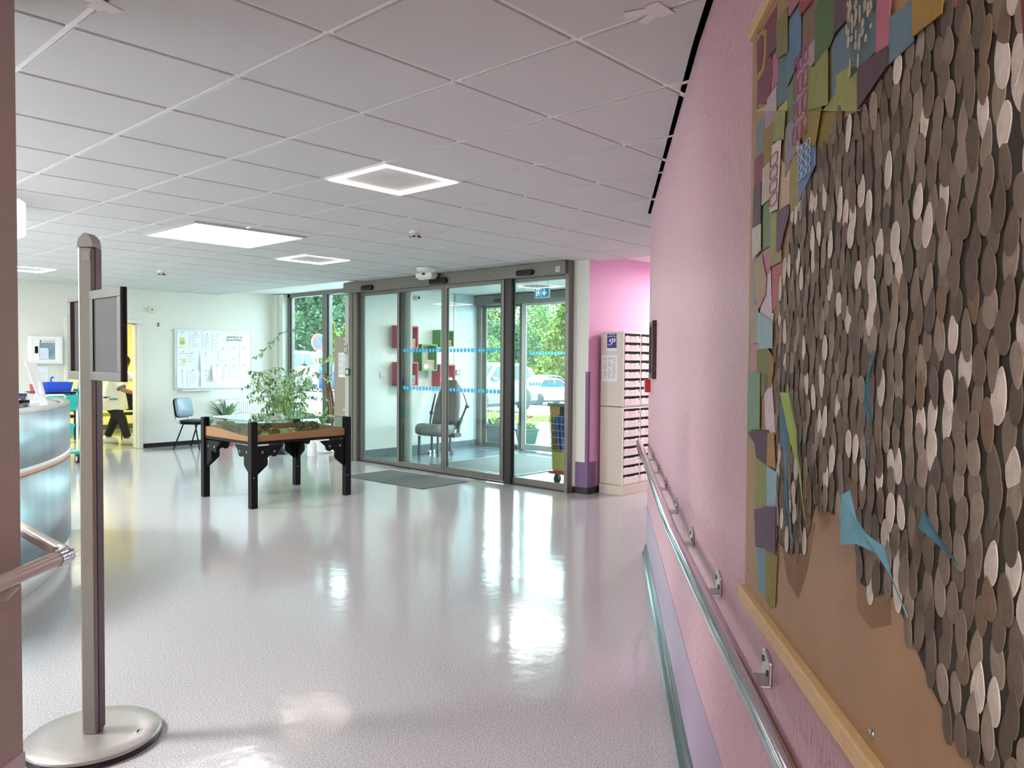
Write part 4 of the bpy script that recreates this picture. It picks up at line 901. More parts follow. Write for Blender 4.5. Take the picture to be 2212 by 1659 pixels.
tapes('masking_tape','torn white tape on the ceiling at the near wall side',[[(-.06,-.02),(.05,-.03),(.06,.02),(-.05,.03)],[(-.02,.0),(.03,.0),(.03,.05),(-.02,.05)]],(.95,2.60,2.5485),.5)
def hook(i,j,label,dx=0,dy=0):
    x,y=X0+T*i+dx,Y0+T*j+dy; t=tag(MB().tube([(-.018,0,-.002),(-.018,0,-.012),(0,.006,-.018),(.014,.012,-.010),(.016,.014,-.002)],.003,6).build('ceiling_clip',M('clear_clip',(236,238,238),.1),loc=(x,y,2.556)),label,'clip')
hook(-1,1,'small clear hook clipped under a ceiling bar, nearest the near wall'); hook(0,0,'small clear clip at a ceiling bar crossing above the middle')
# ------------------------------------------------------------------ left wall objects (wall face y=12.76)
YL=12.758
def aed():
    t=thing('defibrillator_cabinet','white wall cabinet with window holding a defibrillator','cabinet',(3.79,YL,1.36))
    w=.205; h=.40
    MB().box(-w,w,-.15,0,0,h).build('body',M('cabinet_lacquer',(240,238,234),.35),t,bevel=.006)
    o=MB(); o.box(-w+.035,-.1,-.158,-.15,.04,h-.03).box(.105,w-.03,-.158,-.15,.04,h-.03).box(-.1,.105,-.158,-.15,.04,.06).box(-.1,.105,-.158,-.15,h-.05,h-.03); o=o.build('door',M('cabinet_door',(246,245,242),.3),t,bevel=.003)
    MB().box(-w+.045,-w+.085,-.163,-.158,.15,.25).build('handle',blk,o)
    MB().box(-.1,.105,-.152,-.15,.06,h-.05).build('pocket',M('cabinet_inside',(150,158,170),.6,noise=(9,.25)),t)
    MB().box(-.095,.02,-.1575,-.152,.065,.23).build('device',M('device_white',(222,228,236),.4),t,bevel=.008)
    m=MB().tube([(-.09,-.156,.235),(.0,-.156,.24),(.035,-.156,.21),(.04,-.156,.10)],.008,6); m.build('device_strap',M('teal_strap',(70,160,170),.5),t)
    MB().box(-.098,.103,-.1572,-.152,h-.095,h-.055).build('label_strip',paper,t); m=MB()
    m.box(-.06,.095,-.1578,-.1572,h-.082,h-.076).box(-.092,-.075,-.1578,-.1572,h-.09,h-.062); m.build('print',ink,t)
aed()
t=thing('wall_mounted_sounder','small cream square alarm sounder high on the wall above the doorway','alarm',(5.345,YL,2.235))
MB().box(-.045,.045,-.045,0,-.045,.045).build('housing',cream_pl,t,bevel=.006); MB().cyl((0,-.045,0),(0,-.049,0),.012,n=12).build('speaker',ink,t)
t=thing('wall_hook','tiny dark double hook on the wall between doorway and whiteboard','hook',(5.46,YL,2.0))
m=MB().box(-.012,.012,-.005,0,-.03,.03).box(-.018,.018,-.02,-.005,.02,.028).box(-.018,.018,-.02,-.005,-.028,-.02); m.build('bracket',M('zinc',(120,120,118),.4,metal=.5),t)
t=thing('hanging_document_sleeve','clear sleeve with a sheet hanging on the wall under the cabinet','notice',(3.77,YL,.98))
MB().box(-.075,.075,-.006,0,0,.34).build('sleeve',M('sleeve_plastic',(232,234,238),.2),t,bevel=.003); m=MB()
for k in range(7): m.box(-.055,.055-.02*(k%3),-.0075,-.006,.06+k*.03,.064+k*.03)
m.build('print',ink_light,t)
# whiteboard
wb=thing('whiteboard','white framed notice board hung above the visitor chair','board',(6.415,YL,.947))
MB().box(-.685,.685,-.012,0,0,.985).build('panel',M('board_white',(238,243,246),.3),wb)
m=MB().box(-.695,.695,-.022,0,.972,.992).box(-.695,.695,-.022,0,-.007,.013).box(-.695,-.675,-.022,0,.013,.972).box(.675,.695,-.022,0,.013,.972); m.build('frame',M('board_frame',(214,218,222),.35,metal=.3),wb)
m=MB().box(-.60,-.05,-.07,-.01,-.03,-.016).box(-.60,-.05,-.072,-.064,-.04,-.016); m.build('pen_tray',M('tray_grey',(222,226,228),.4),wb)
def sheet(x0,x1,z0,z1,label,lines=5,curl=(0,0),deco=None,seed=0,mag=True):
    """paper on the board; x,z in fractions of the crop (0..1)"""
    rr=random.Random(seed); W=1.39; Hh=1.0
    X=lambda u:-.695+W*u; Z=lambda v:.992-Hh*v
    xa,xb,za,zb=X(x0),X(x1),Z(z1),Z(z0)
    t=thing('paper_notice',label,'notice',(6.415+(xa+xb)/2,YL-.0135-.0005*(seed%3),.947+za),0,'papers pinned on the notice board')
    w=(xb-xa)/2; h=zb-za; m=MB(); nx,nz=5,7; vs=[]
    for i in range(nx+1):
        for j in range(nz+1):
            u=i/nx; v=j/nz
            c=curl[0]*(1-u)**2*(1-v)+curl[1]*(u)**2*(1-v)
            vs.append((-w+2*w*u,-.002-c,h*v))
    k=len(vs); n1=nz+1
    fs=[(i*n1+j,(i+1)*n1+j,(i+1)*n1+j+1,i*n1+j+1) for i in range(nx) for j in range(nz)]
    m.add(vs,fs,True); m.add([(x,y+.0008,z) for x,y,z in vs],[f[::-1] for f in fs],True)
    m.build('sheet',paper,t,recalc=False)
    if lines:
        m=MB()
        for q in range(lines):
            z=h*(.82-.62*q/max(1,lines-1)); a=-w*.72; b=a+2*w*.72*rr.uniform(.45,1); v=z/h; y=-.0028-max(curl)*.30*(1-v)
            if max(curl)>0: a,b=-w*.2,w*.3*rr.uniform(.4,1); 
            m.box(a,b,y-.0006,y,z,z+.006)
        m.build('print',ink_light,t)
    if deco=='yellow':
        m=MB().box(-w*.5,w*.4,-.0032,-.0026,h*.25,h*.62).box(-w*.8,w*.5,-.0032,-.0026,h*.04,h*.09); m.build('yellow_print',pale_yel,t)
        m=MB()
        for cx,cz in((-.28,.36),(.2,.36),(-.02,.26)):
            pts=[(w*cx+.017*math.cos(k*PI/6),-.004,h*cz+.017*math.sin(k*PI/6)) for k in range(13)]; m.tube(pts,.0022,5)
        m.build('ring_print',M('olive_ink',(130,140,70),.6),t)
    if deco=='patch': MB().box(-w*.2,w*.5,-.0032,-.0026,h*.3,h*.5).build('yellow_print',pale_yel,t)
    if deco=='title':
        text('ANNONCES DE',.042,t,(0,-.004,h*.60),(PI/2,0,0),ink); text('RECRUTEMENT',.042,t,(0,-.004,h*.32),(PI/2,0,0),ink)
    if mag: MB().cyl((0,-.0025,h*.93),(0,-.009,h*.93),.007,n=10).build('magnet',M('magnet_dark',(60,62,70),.4),t)
S=sheet
S(.025,.165,.03,.325,'pinned sheet with a yellow drawing and rings, top corner of the board',0,deco='yellow',seed=1)
S(.185,.325,.04,.345,'pinned text sheet in the top row beside the yellow drawing',6,seed=2)
S(.34,.465,.045,.35,'pinned text sheet third along the top row',7,seed=3)
S(.47,.60,.05,.345,'pinned pale text sheet fourth along the top row',4,seed=4)
S(.66,.86,.04,.22,'pinned title sheet reading about job announcements',0,deco='title',seed=5)
S(.03,.17,.355,.66,'pinned sheet with a yellow patch, half covered by another sheet',3,deco='patch',seed=6)
S(.125,.295,.37,.58,'pinned landscape sheet overlapping the yellow patched sheet',4,seed=7)
S(.31,.455,.375,.68,'pinned sheet in the second row with a bent outer edge',5,curl=(.03,0),seed=8)
S(.54,.68,.28,.60,'pinned blank looking sheet under the fourth top row sheet',2,seed=9)
S(.69,.82,.275,.56,'pinned sheet straight under the title sheet',2,seed=10)
S(.83,.95,.27,.56,'pinned sheet below the title at the board end',1,seed=11)
S(.022,.15,.67,.962,'pinned text sheet in the bottom corner, curled at its top',8,curl=(.012,0),seed=12)
S(.155,.285,.66,.955,'pinned text sheet second along the bottom row',5,seed=13)
S(.315,.45,.66,.955,'pinned text sheet third along the bottom row',4,curl=(.02,0),seed=14)
S(.455,.60,.575,.87,'pinned sheet with its lower edge curling far off the board',5,curl=(.07,0),seed=15)
S(.605,.68,.585,.87,'narrow pinned sheet beside the far curling sheet',4,seed=16)
S(.695,.82,.575,.86,'pinned sheet low on the board, second from its end',4,seed=17)
S(.83,.95,.57,.86,'pinned sheet low at the end of the board',2,seed=18)
# visitor chair
def chair():
    t=thing('visitor_chair','black framed visitor chair with grey blue padded seat and back under the whiteboard','chair',(5.80,12.18,0),math.radians(32))
    vin=M('grey_blue_vinyl',(140,158,170),.35,spec=.6)
    def pad(cx,cy,cz,w,d,h,tilt,mt,nm,shell=None):
        T_=Matrix.Translation((cx,cy,cz))@Matrix.Rotation(tilt,4,'X'); m=MB(); vs=[]; N_=20
        for z,k in((-h/2,.92),(-h/4,1),(h/4,1),(h/2,.9)):
            for i in range(N_):
                a=2*PI*i/N_; e=.42; x=math.copysign(abs(math.cos(a))**e,math.cos(a))*w/2*k; y=math.copysign(abs(math.sin(a))**e,math.sin(a))*d/2*k
                vs.append(T_@V((x,y,z)))
        fs=[(j*N_+i,j*N_+(i+1)%N_,(j+1)*N_+(i+1)%N_,(j+1)*N_+i) for j in range(3) for i in range(N_)]+[tuple(range(N_))[::-1],tuple(range(3*N_,4*N_))]
        return m.add(vs,fs,True).build(nm,mt,t)
    pad(0,-.02,.445,.45,.43,.035,0,M('black_vinyl',(26,28,32),.4),'seat'); pad(0,-.02,.412,.43,.41,.03,0,blk,'seat_shell')
    pad(0,.20,.66,.44,.32,.045,PI/2-.16,vin,'backrest'); pad(0,.235,.655,.445,.325,.035,PI/2-.16,blk,'back_shell')
    for s in(-1,1):
        MB().tube([(s*.20,.08,.42),(s*.235,.24,0)],.011,8).build('leg',blk_satin,t); MB().tube([(s*.20,-.12,.42),(s*.235,-.22,0)],.011,8).build('leg',blk_satin,t)
        MB().tube([(s*.17,.10,.40),(s*.17,.22,.42),(s*.17,.25,.47),(s*.17,.26,.62)],.010,8).build('back_support',chrome,t)
    MB().tube([(-.2,.08,.41),(-.2,-.18,.41),(.2,-.18,.41),(.2,.08,.41)],.011,8).build('seat_frame',blk_satin,t)
chair()
# radiator
def radiator():
    t=thing('radiator','white ribbed panel radiator on the wall under the notice board','radiator',(6.98,12.70,.14))
    m=MB().box(-.47,.47,-.05,.02,0,.60); m.build('panel',M('radiator_white',(240,240,238),.35),t,bevel=.01)
    m=MB()
    for k in range(23): x=-.44+k*.04; m.box(x-.011,x+.011,-.062,-.05,.03,.57)
    m.build('rib_pattern',M('radiator_white',(240,240,238),.35),t,bevel=.005)
    m=MB().box(-.48,.48,-.06,.03,.60,.615); m.build('top_grille',M('radiator_top',(220,220,218),.4),t)
    m=MB().cyl((-.47,-.02,.55),(-.56,-.02,.55),.014,n=10); m.cyl((-.53,-.02,.55),(-.60,-.02,.555),.027,n=14); m.build('valve',white_pl,t)
    MB().tube([(-.53,-.02,.55),(-.55,-.015,.50),(-.52,.0,.44),(-.53,.0,.2),(-.53,.0,-.135)],.009,8).build('pipe',white_pl,t)
    for x in(-.3,.3): MB().box(x-.012,x+.012,.02,.055,.02,.56).build('bracket',white_pl,t)
radiator()
# ------------------------------------------------------------------ display table
def table():
    t=thing('display_table','black display table with wooden rimmed model under a glass cover','table',(4.375,7.34,0))
    hx,hy=.545,.485; ps=.034
    for sx in(-1,1):
        for sy in(-1,1):
            lg=MB().box(sx*hx-ps,sx*hx+ps,sy*hy-ps,sy*hy+ps,0,.838).build('leg',blk_satin,t,bevel=.004)
            if sy<0 or sx>0:
                MB().cyl((sx*hx-.01,sy*hy-ps-.004,.30 if sx<0 else .22),(sx*hx-.01,sy*hy-ps+.002,.30 if sx<0 else .22),.006,n=10).build('bolt',chrome,lg)
    for s in(-1,1):
        MB().box(-hx+ps,hx-ps,s*hy-.02,s*hy+.02,.618,.643).build('apron',blk_satin,t); MB().box(s*hx-.02,s*hx+.02,-hy+ps,hy-ps,.618,.643).build('apron',blk_satin,t)
    # decorated corner brackets cut from plate
    prof=[(0,0),(.30,0),(.235,-.055),(.215,-.105),(.185,-.115),(.16,-.10),(.135,-.10),(.115,-.12),(.12,-.16),(.115,-.19),(.10,-.205),(0,-.285)]
    for sx in(-1,1):
        for sy in(-1,1):
            m=MB().prism([(sx*(hx-ps-x),sy*hy-.012,.60+z) for x,z in prof],(0,.024,0)); b=m.build('corner_bracket',blk_satin,t)
            c=MB()
            for x,z in((.06,-.06),(.19,-.06)): c.cyl((sx*(hx-ps-x),sy*(hy+.0125),.60+z),(sx*(hx-ps-x),sy*(hy+.016),.60+z),.013,n=12)
            c.build('hole_pattern',M('bracket_hole',(120,118,116),.3),b)
            m=MB().prism([(sx*hx-.012,sy*(hy-ps-x),.60+z) for x,z in prof],(.024,0,0)); b=m.build('corner_bracket',blk_satin,t)
            c=MB()
            for x,z in((.06,-.06),(.19,-.06)): c.cyl((sx*(hx+.0125),sy*(hy-ps-x),.60+z),(sx*(hx+.016),sy*(hy-ps-x),.60+z),.013,n=12)
            c.build('hole_pattern',M('bracket_hole',(120,118,116),.3),b)
    # beech rim whose top edge waves
    def rim(p,q,nrm,h0,h1):
        n=16; m=MB(); vs=[]
        for i in range(n+1):
            u=i/n; c=V(p).lerp(V(q),u); zt=lerp(h0,h1,3*u*u-2*u**3)+.006*math.sin(u*5)
            for o,z in((0,.645),(0,zt),(-.02,zt),(-.02,.645)): vs.append(c+V(nrm)*o+V((0,0,z)))
        fs=[(i*4+k,(i+1)*4+k,(i+1)*4+(k+1)%4,i*4+(k+1)%4) for i in range(n) for k in range(4)]+[(0,1,2,3),(n*4+3,n*4+2,n*4+1,n*4)]
        m.add(vs,fs); m.build('wooden_rim',oak,t)
    rim((-hx+ps,-hy-.012,0),(hx-ps,-hy-.012,0),(0,-1,0),.700,.728); rim((-hx-.012,hy-ps,0),(-hx-.012,-hy+ps,0),(-1,0,0),.742,.700)
    rim((-hx+ps,hy+.012,0),(hx-ps,hy+.012,0),(0,1,0),.742,.73); rim((hx+.012,hy-ps,0),(hx+.012,-hy+ps,0),(1,0,0),.73,.728)
    MB().box(-hx+.02,hx-.02,-hy+.02,hy-.02,.642,.66).build('model_base',M('model_green',(146,138,84),.9,noise=(14,.3)),t)
    m=MB(); rr=random.Random(3); n=15; vs=[]
    for i in range(n):
        for j in range(n):
            x=lerp(-hx+.03,hx-.03,i/(n-1)); y=lerp(-hy+.03,hy-.03,j/(n-1)); e=min(i,j,n-1-i,n-1-j)
            vs.append((x,y,.666+(.009*math.sin(x*7+1)*math.cos(y*6)+rr.uniform(0,.006) if e>0 else 0)))
    m.add(vs,[(i*n+j,(i+1)*n+j,(i+1)*n+j+1,i*n+j+1) for i in range(n-1) for j in range(n-1)],True); m.build('model_terrain',M('model_grass',(158,150,86),.9,noise=(22,.35)),t)
    m=MB()
    for s in(-1,1): m.box(-hx+ps,hx-ps,s*hy-.003,s*hy+.003,.70,.828).box(s*hx-.003,s*hx+.003,-hy+ps,hy-ps,.70,.828)
    m.build('glass_side',glass_g,t)
    MB().box(-hx+.0,hx-.0,-hy+.0,hy-.0,.8385,.8445).build('glass_top',glass_t,t)
    m=MB()
    m.box(-hx,hx,-hy-.0015,-hy,.8385,.8445).box(-hx-.0015,-hx,-hy,hy,.8385,.8445); m.build('glass_edge',M('glass_edge_green',(40,92,76),.1),t)
table()
# model landscape pieces
rm=random.Random(11)
mossm=[M('moss_a',(116,108,62),.9),M('moss_b',(84,80,44),.9),M('moss_c',(150,132,70),.9)]
def model_bush(x,y,r,label,seed,gold=False):
    rr=random.Random(seed); m=MB(); ms=[M('moss_gold',(178,138,58),.9),mossm[2],M('moss_rust',(150,100,50),.9)] if gold else mossm
    for k in range(5):
        a=rr.uniform(0,6.28); blob_leaves(m,rr,(r*.5*math.cos(a),r*.5*math.sin(a),r*.5),(r*.6,r*.6,r*.5),150,.02,3,1,.2)
    t=thing('model_bush',label,'model plant',(x,y,.694),0,'dried moss bushes of the table model'); m.build('foliage',ms,t); MB().tube([(0,0,-.003),(.003,0,r*.6)],.004,6).build('stem',bark,t)
for k,(x,y,r,g_,lb) in enumerate([(3.97,7.60,.085,0,'dark moss bush of the model, by the far leg of the chair side'),(4.03,7.42,.075,0,'dark moss bush of the model, second along the chair side'),(4.02,7.25,.055,1,'golden moss bush of the model, third along the chair side'),
    (3.96,7.07,.06,1,'rusty moss bush of the model, close to the front corner leg'),(4.12,6.98,.055,1,'golden moss bush of the model, just past the front corner leg'),(4.52,7.02,.10,0,'largest dark moss bush of the model, at the doorway side'),(4.70,7.20,.08,0,'dark moss bush of the model, tucked behind the largest one'),(4.30,7.45,.06,0,'moss bush of the model, in the middle of the landscape')]):
    model_bush(x,y,r,lb,20+k,g_)
def model_house(x,y,c,rc,label,rz):
    t=thing('model_house',label,'model house',(x,y,.688),rz,'little houses of the table model')
    MB().box(-.022,.022,-.016,.016,-.003,.03).build('wall',M('mh_%d_%d'%(c[0],c[2]),c,.7),t)
    MB().prism([(-.026,-.02,.03),(-.026,.02,.03),(-.026,0,.048)],(.052,0,0)).build('roof',M('mr_%d_%d'%(rc[0],rc[2]),rc,.7),t)
    m=MB().box(-.012,-.004,-.0165,-.016,.006,.02).box(.004,.012,-.0165,-.016,.006,.02); m.build('window',ink,t)
model_house(4.22,7.05,(210,214,220),(170,180,196),'small pale blue house in the table model',.3); model_house(4.33,7.00,(214,150,110),(176,84,56),'small orange house in the table model',-.4); model_house(4.42,7.15,(230,224,210),(190,176,160),'small cream house in the table model',.8); model_house(4.25,7.22,(232,228,220),(226,226,222),'small white house in the table model behind the orange one',.1)
# ------------------------------------------------------------------ tall locker by the window
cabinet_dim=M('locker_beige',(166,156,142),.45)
lk=thing('locker','tall beige two part locker beside the door frame, seen edge on','locker',(6.95,9.70,0))
MB().box(-.11,.20,-.20,.15,.03,.72).build('lower_body',cabinet_dim,lk,bevel=.004); MB().box(-.11,.20,-.20,.15,.73,1.785).build('upper_body',cabinet_dim,lk,bevel=.004)
MB().box(-.125,.20,-.21,.16,.715,.732).build('ledge',cabinet_dim,lk)
MB().box(-.128,-.11,-.205,-.10,.695,.716).build('latch',M('latch_cream',(226,222,206),.4),lk); MB().box(-.125,-.11,-.205,-.11,1.75,1.77).build('latch',M('latch_cream',(226,222,206),.4),lk)
for x,y in((-.08,-.17),(-.08,.12),(.17,-.17),(.17,.12)): MB().cyl((x,y,0),(x,y,.03),.014,n=10).build('foot',blk,lk)
def notice(name,label,T_,w,h,lines,cols=1,cat='notice',base=None,seed=1):
    t=thing(name,label,cat); t.matrix_world=T_; rr=random.Random(seed)
    MB().box(-w/2,w/2,-.0015,0,-h/2,h/2).build('sheet',base or paper,t)
    m=MB()
    for c in range(cols):
        x0=-w/2+w*.08+c*(w*.86/cols); cw=w*.86/cols-w*.03
        for k in range(lines):
            z=h*.40-k*h*.8/lines
            if rr.random()<.86: m.box(x0,x0+cw*rr.uniform(.5,1),-.0022,-.0015,z-h*.012,z)
    m.build('print',ink,t); return t
notice('mounted_notice_sheet','printed list taped on the side of the beige locker',Matrix.Translation((6.839,9.63,1.37))@Matrix.Rotation(-PI/2,4,'Z'),.21,.37,16,2,seed=4)
# trunking strip with switches at door frame
t=thing('cable_trunking','vertical pale trunking with two key switches beside the sliding door','trunking',(6.68,9.29,0))
MB().box(0,.04,-.045,.06,0,2.38).build('channel',M('trunk_grey',(196,195,188),.4),t,bevel=.004)
for z in(1.64,1.55):
    o=MB().box(-.02,0,-.005,.05,z-.04,z+.04).build('switch_plate',M('switch_grey',(200,200,196),.4),t,bevel=.004); MB().box(-.023,-.02,.014,.032,z-.012,z+.012).build('key_slot',blk,o)
MB().box(-.001,.04,-.045,.06,0,.07).build('foot_block',black_skirt,t)
t=thing('door_button','green framed door release button on the trunking by the locker','button',(6.66,9.245,1.272))
MB().box(-.02,.015,-.05,.05,-.05,.05).build('housing',M('green_case',(34,92,76),.4),t,bevel=.006); MB().box(-.025,-.02,-.03,.03,-.03,.03).build('button',white_pl,t,bevel=.004); MB().box(-.027,-.025,-.012,.012,-.004,.004).build('mark',M('green_mark',(40,120,90),.5),t)
# ------------------------------------------------------------------ plants by the window
def pot(m,r0,r1,h,z=0): m.lathe([(r0,z),(r1,z+h),(r1+.012,z+h),(r1+.012,z+h-.03),(r1-.015,z+h-.012),(r1-.02,z+h-.02)],n=24); return m
def saucer(x,y,r,label,mt,cat='saucer'):
    return tag(MB().lathe([(r*.85,0),(r,.035),(r+.008,.035),(r*.88,.008),(.01,.008)],n=28).build('saucer',mt,loc=(x,y,.0005)),label,cat)
def strap_plant(x,y,z,n,Lf,W,label,name,potmat,pr,ph,seed,mats,up=.8,bend=.5):
    t=thing(name,label,'plant',(x,y,z)); rr=random.Random(seed); m=MB()
    for k in range(n):
        a=rr.uniform(0,6.28); e=rr.uniform(.35,1.0); l=Lf*rr.uniform(.6,1.05)
        pts=[];d=V((math.cos(a)*e,math.sin(a)*e,up)).normalized(); s=d.cross(V((0,0,1))).normalized(); vs=[]
        for i in range(7):
            u=i/6; c=V((0,0,ph))+d*(l*u)-V((0,0,1))*(bend*l*u*u)*e; w=W*(.5+.9*u if u<.4 else .86*(1-((u-.4)/.6)**2)+.03)
            vs+=[c-s*w/2,c-V((0,0,w*.12)),c+s*w/2]
        m.mat(rr.randrange(len(mats))).add(vs,[f for i in range(6) for f in((i*3,i*3+1,i*3+4,i*3+3),(i*3+1,i*3+2,i*3+5,i*3+4))],True)
    m.build('foliage',mats,t); pot(MB(),pr*.75,pr,ph).build('pot',potmat,t); MB().lathe([(pr-.02,ph-.03),(.005,ph-.025)],n=20).build('soil',soil,t); return t
strap_plant(6.31,12.18,.045,24,.66,.05,'strap leaved green plant in a pot behind the table near the visitor chair','potted_strap_plant',terracotta,.13,.36,7,[leaf_b,leaf_a,M('leaf_bluish',(110,150,120),.4)],.75,.62)
saucer(6.31,12.18,.15,'coral red saucer under the strap leaved plant near the chair',red_pl)
# weeping fig
def fig():
    t=thing('weeping_fig','bushy weeping fig with small glossy leaves in front of the tall window','plant',(6.76,11.02,.05)); rr=random.Random(9)
    st=MB(); m=MB(); tips=[]
    for k in range(7):
        a=k*.9; p=V((.03*math.cos(a),.03*math.sin(a),.28)); pts=[p]; q=p.copy(); d=V((.48*math.cos(a)+rr.uniform(-.1,.1),.48*math.sin(a)+rr.uniform(-.1,.1),1)).normalized()
        for i in range(7):
            q=q+d*.145; d=(d+V((rr.uniform(-.18,.18),rr.uniform(-.18,.18),rr.uniform(-.02,.05)))).normalized(); pts.append(q.copy())
        st.tube(pts,[.011-.0012*i for i in range(8)],6)
        for i in range(2,8):
            for b in range(4):
                a2=rr.uniform(0,6.28); e=V((math.cos(a2),math.sin(a2),rr.uniform(-.1,.5))); l=rr.uniform(.16,.42); bp=[pts[i]+e*(l*u)-V((0,0,.35*l*u*u)) for u in(0,.33,.66,1)]
                st.tube(bp,[.004,.003,.0025,.0015],5,cap=False)
                for u in(.35,.55,.75,.9,1.0):
                    c=pts[i]+e*(l*u)-V((0,0,.35*l*u*u))
                    for r_ in range(2):
                        dd=V((rr.uniform(-1,1),rr.uniform(-1,1),rr.uniform(-1.2,.1))); m.mat(rr.randrange(4)); leaf(m,c,dd,(0,0,1),rr.uniform(.05,.085),.03,.2)
    st.build('branch',twig,t); m.build('foliage',[leaf_a,leaf_b,leaf_c,M('leaf_silver',(150,170,150),.35)],t)
    pot(MB(),.13,.17,.30).build('pot',M('pot_white',(236,236,232),.4),t); MB().lathe([(.15,.275),(.005,.28)],n=20).build('soil',soil,t)
    for d in((.6,.35,.5),(.75,-.2,.38),(.35,-.55,.55),(-.5,.3,.5),(-.6,-.1,.35)):
        pass
fig()
t=thing('plant_stand','low black plant stand with steel rod under the weeping fig','stand',(6.44,10.70,0),math.radians(40))
MB().box(-.24,.24,-.15,.15,.018,.036).build('tray',blk,t,bevel=.004)
for x in(-.2,.2):
    for y in(-.12,.12): MB().cyl((x,y,0),(x,y,.018),.016,n=10).build('foot',blk,t)
MB().box(.225,.245,-.01,.01,.036,.22).build('rod',steel,t)
tag(pot(MB(),.10,.12,.19).build('plant_pot',M('pot_black',(40,42,44),.5),loc=(6.36,10.68,.0365)),'small black empty pot standing on the low black plant stand','pot')
# climber with long arching stem
def climber():
    t=thing('arching_vine','tall plant with bundled brown stems and one long arching shoot by the locker','plant',(7.46,11.02,.04)); rr=random.Random(4)
    def wp(px,py,d): q=F_*d+R_*((px-1106)/F*d)-U_*((py-829.5)/F*d); return V((q.x-7.46,q.y-11.02,q.z+EYE-.04))
    st=MB()
    for dx in(-4,0,4,7):
        st.tube([wp(715+dx*.6,925,12.35),wp(715+dx,890,12.35),wp(712+dx,855,12.3),wp(706+dx*.7,822,12.25),wp(702+dx*.5,806,12.2)],[.010,.012,.012,.008,.005],7)
    st.tube([V((0,0,.2)),wp(716,925,12.35)],.02,8)
    st.build('trunk',bark,t)
    arc=[wp(*p) for p in [(702,806,12.2),(694,788,11.95),(680,757,11.7),(664,733,11.55),(645,720,11.5),(625,714,11.45),(608,720,11.45),(592,734,11.45),(580,748,11.45),(566,762,11.4),(553,771,11.4)]]
    s2=MB().tube(arc,[.007,.006,.006,.005,.005,.005,.005,.004,.004,.003,.003],6)
    b2=[wp(*p) for p in [(707,822,12.2),(690,800,11.9),(676,792,11.7),(664,792,11.55),(655,800,11.5)]]; s2.tube(b2,.004,6)
    b3=[wp(*p) for p in [(709,815,12.2),(722,806,12.1),(735,802,12.0)]]; s2.tube(b3,.004,6)
    b4=[wp(*p) for p in [(712,850,12.3),(716,800,12.2),(722,770,12.1),(724,742,12.1)]]; s2.tube(b4,.004,6)
    s2.build('shoot',M('shoot_green',(104,124,84),.6),t)
    m=MB()
    def lv(px,py,d,dx,dz,L,W,k):
        q=R_*dx+V((0,0,dz)); m.mat(k); leaf(m,wp(px,py,d),q,F_*-1,L,W,.1)
    for px,py,dx,dz in [(610,719,-.9,-.2),(628,713,.9,.1),(600,727,.2,-1),(592,735,-.2,-1),(583,746,.3,-1),(575,752,-.7,-.7),(566,760,.1,-1),(560,764,.5,-.9),(553,771,-1,-.3),(556,768,-.4,-.9),(570,757,-1,.1),(588,740,-1,-.1)]: lv(px,py,11.45,dx,dz,.075,.03,0)
    for px,py,dx,dz in [(724,745,.8,.6),(722,752,.3,.9),(720,768,-.8,-.3),(722,770,-.2,-.9),(725,772,.7,-.7),(728,760,.9,.1),(712,776,-.9,-.5)]: lv(px,py,12.1,dx,dz,.10,.05,2 if dz<0 else 0)
    for px,py,dx,dz in [(660,795,-.6,-.7),(664,790,-.8,.3),(655,800,-.7,-.5),(668,792,-.2,-.9)]: lv(px,py,11.55,dx,dz,.09,.04,0)
    m.build('foliage',[leaf_a,leaf_b,leaf_c],t)
    pot(MB(),.13,.17,.26).build('pot',terracotta,t); MB().lathe([(.15,.235),(.005,.24)],n=20).build('soil',soil,t)
climber()
saucer(7.46,11.02,.20,'coral red saucer under the tall climbing plant near the locker',red_pl)
def broad(x,y,z,label,seed,n=14):
    return strap_plant(x,y,z,n,.42,.075,label,'broad_leaf_plant',M('pot_white',(236,236,232),.4),.12,.42,seed,[leaf_a,leaf_b,leaf_c],1.2,.5)
broad(6.90,10.25,.03,'broad leaved plant in a white pot behind the end of the table',31)
tag(MB().lathe([(.15,0),(.17,.03)],n=24).build('saucer',white_pl,loc=(6.90,10.25,.0005)),'white saucer under the broad leaved plant','saucer')
def small_shrub():
    t=thing('small_shrub','thin stemmed young shrub with few leaves before the window mullion','plant',(7.30,11.72,.0005)); rr=random.Random(6); st=MB(); m=MB()
    for k in range(9):
        a=rr.uniform(0,6.28); e=V((math.cos(a)*.5,math.sin(a)*.5,1)).normalized(); l=rr.uniform(.35,.75); pts=[V((0,0,.30))+e*(l*u)+V((0,0,-.15*l*u*u)) for u in(0,.25,.5,.75,1)]
        st.tube(pts,[.006,.005,.004,.003,.002],5)
        for u in(.4,.55,.7,.8,.9,1):
            for j in range(2): m.mat(rr.randrange(2)); leaf(m,V((0,0,.30))+e*(l*u)-V((0,0,.15*l*u*u)),(rr.uniform(-1,1),rr.uniform(-1,1),rr.uniform(-.8,.4)),(0,0,1),rr.uniform(.07,.12),.045,.25)
    st.build('stem',twig,t); m.build('foliage',[leaf_a,leaf_c],t); pot(MB(),.10,.13,.30).build('pot',terracotta,t)
small_shrub()
tag(MB().lathe([(.06,0),(.11,.085),(.12,.09),(.11,.075),(.06,.015),(.005,.012)],n=22).build('clay_bowl',terracotta,loc=(7.14,10.05,.0005)),'small terracotta bowl on the floor next to the locker','bowl')
t=thing('water_jug','white plastic water can on the floor seen beneath the table','jug',(6.55,9.98,.0005))
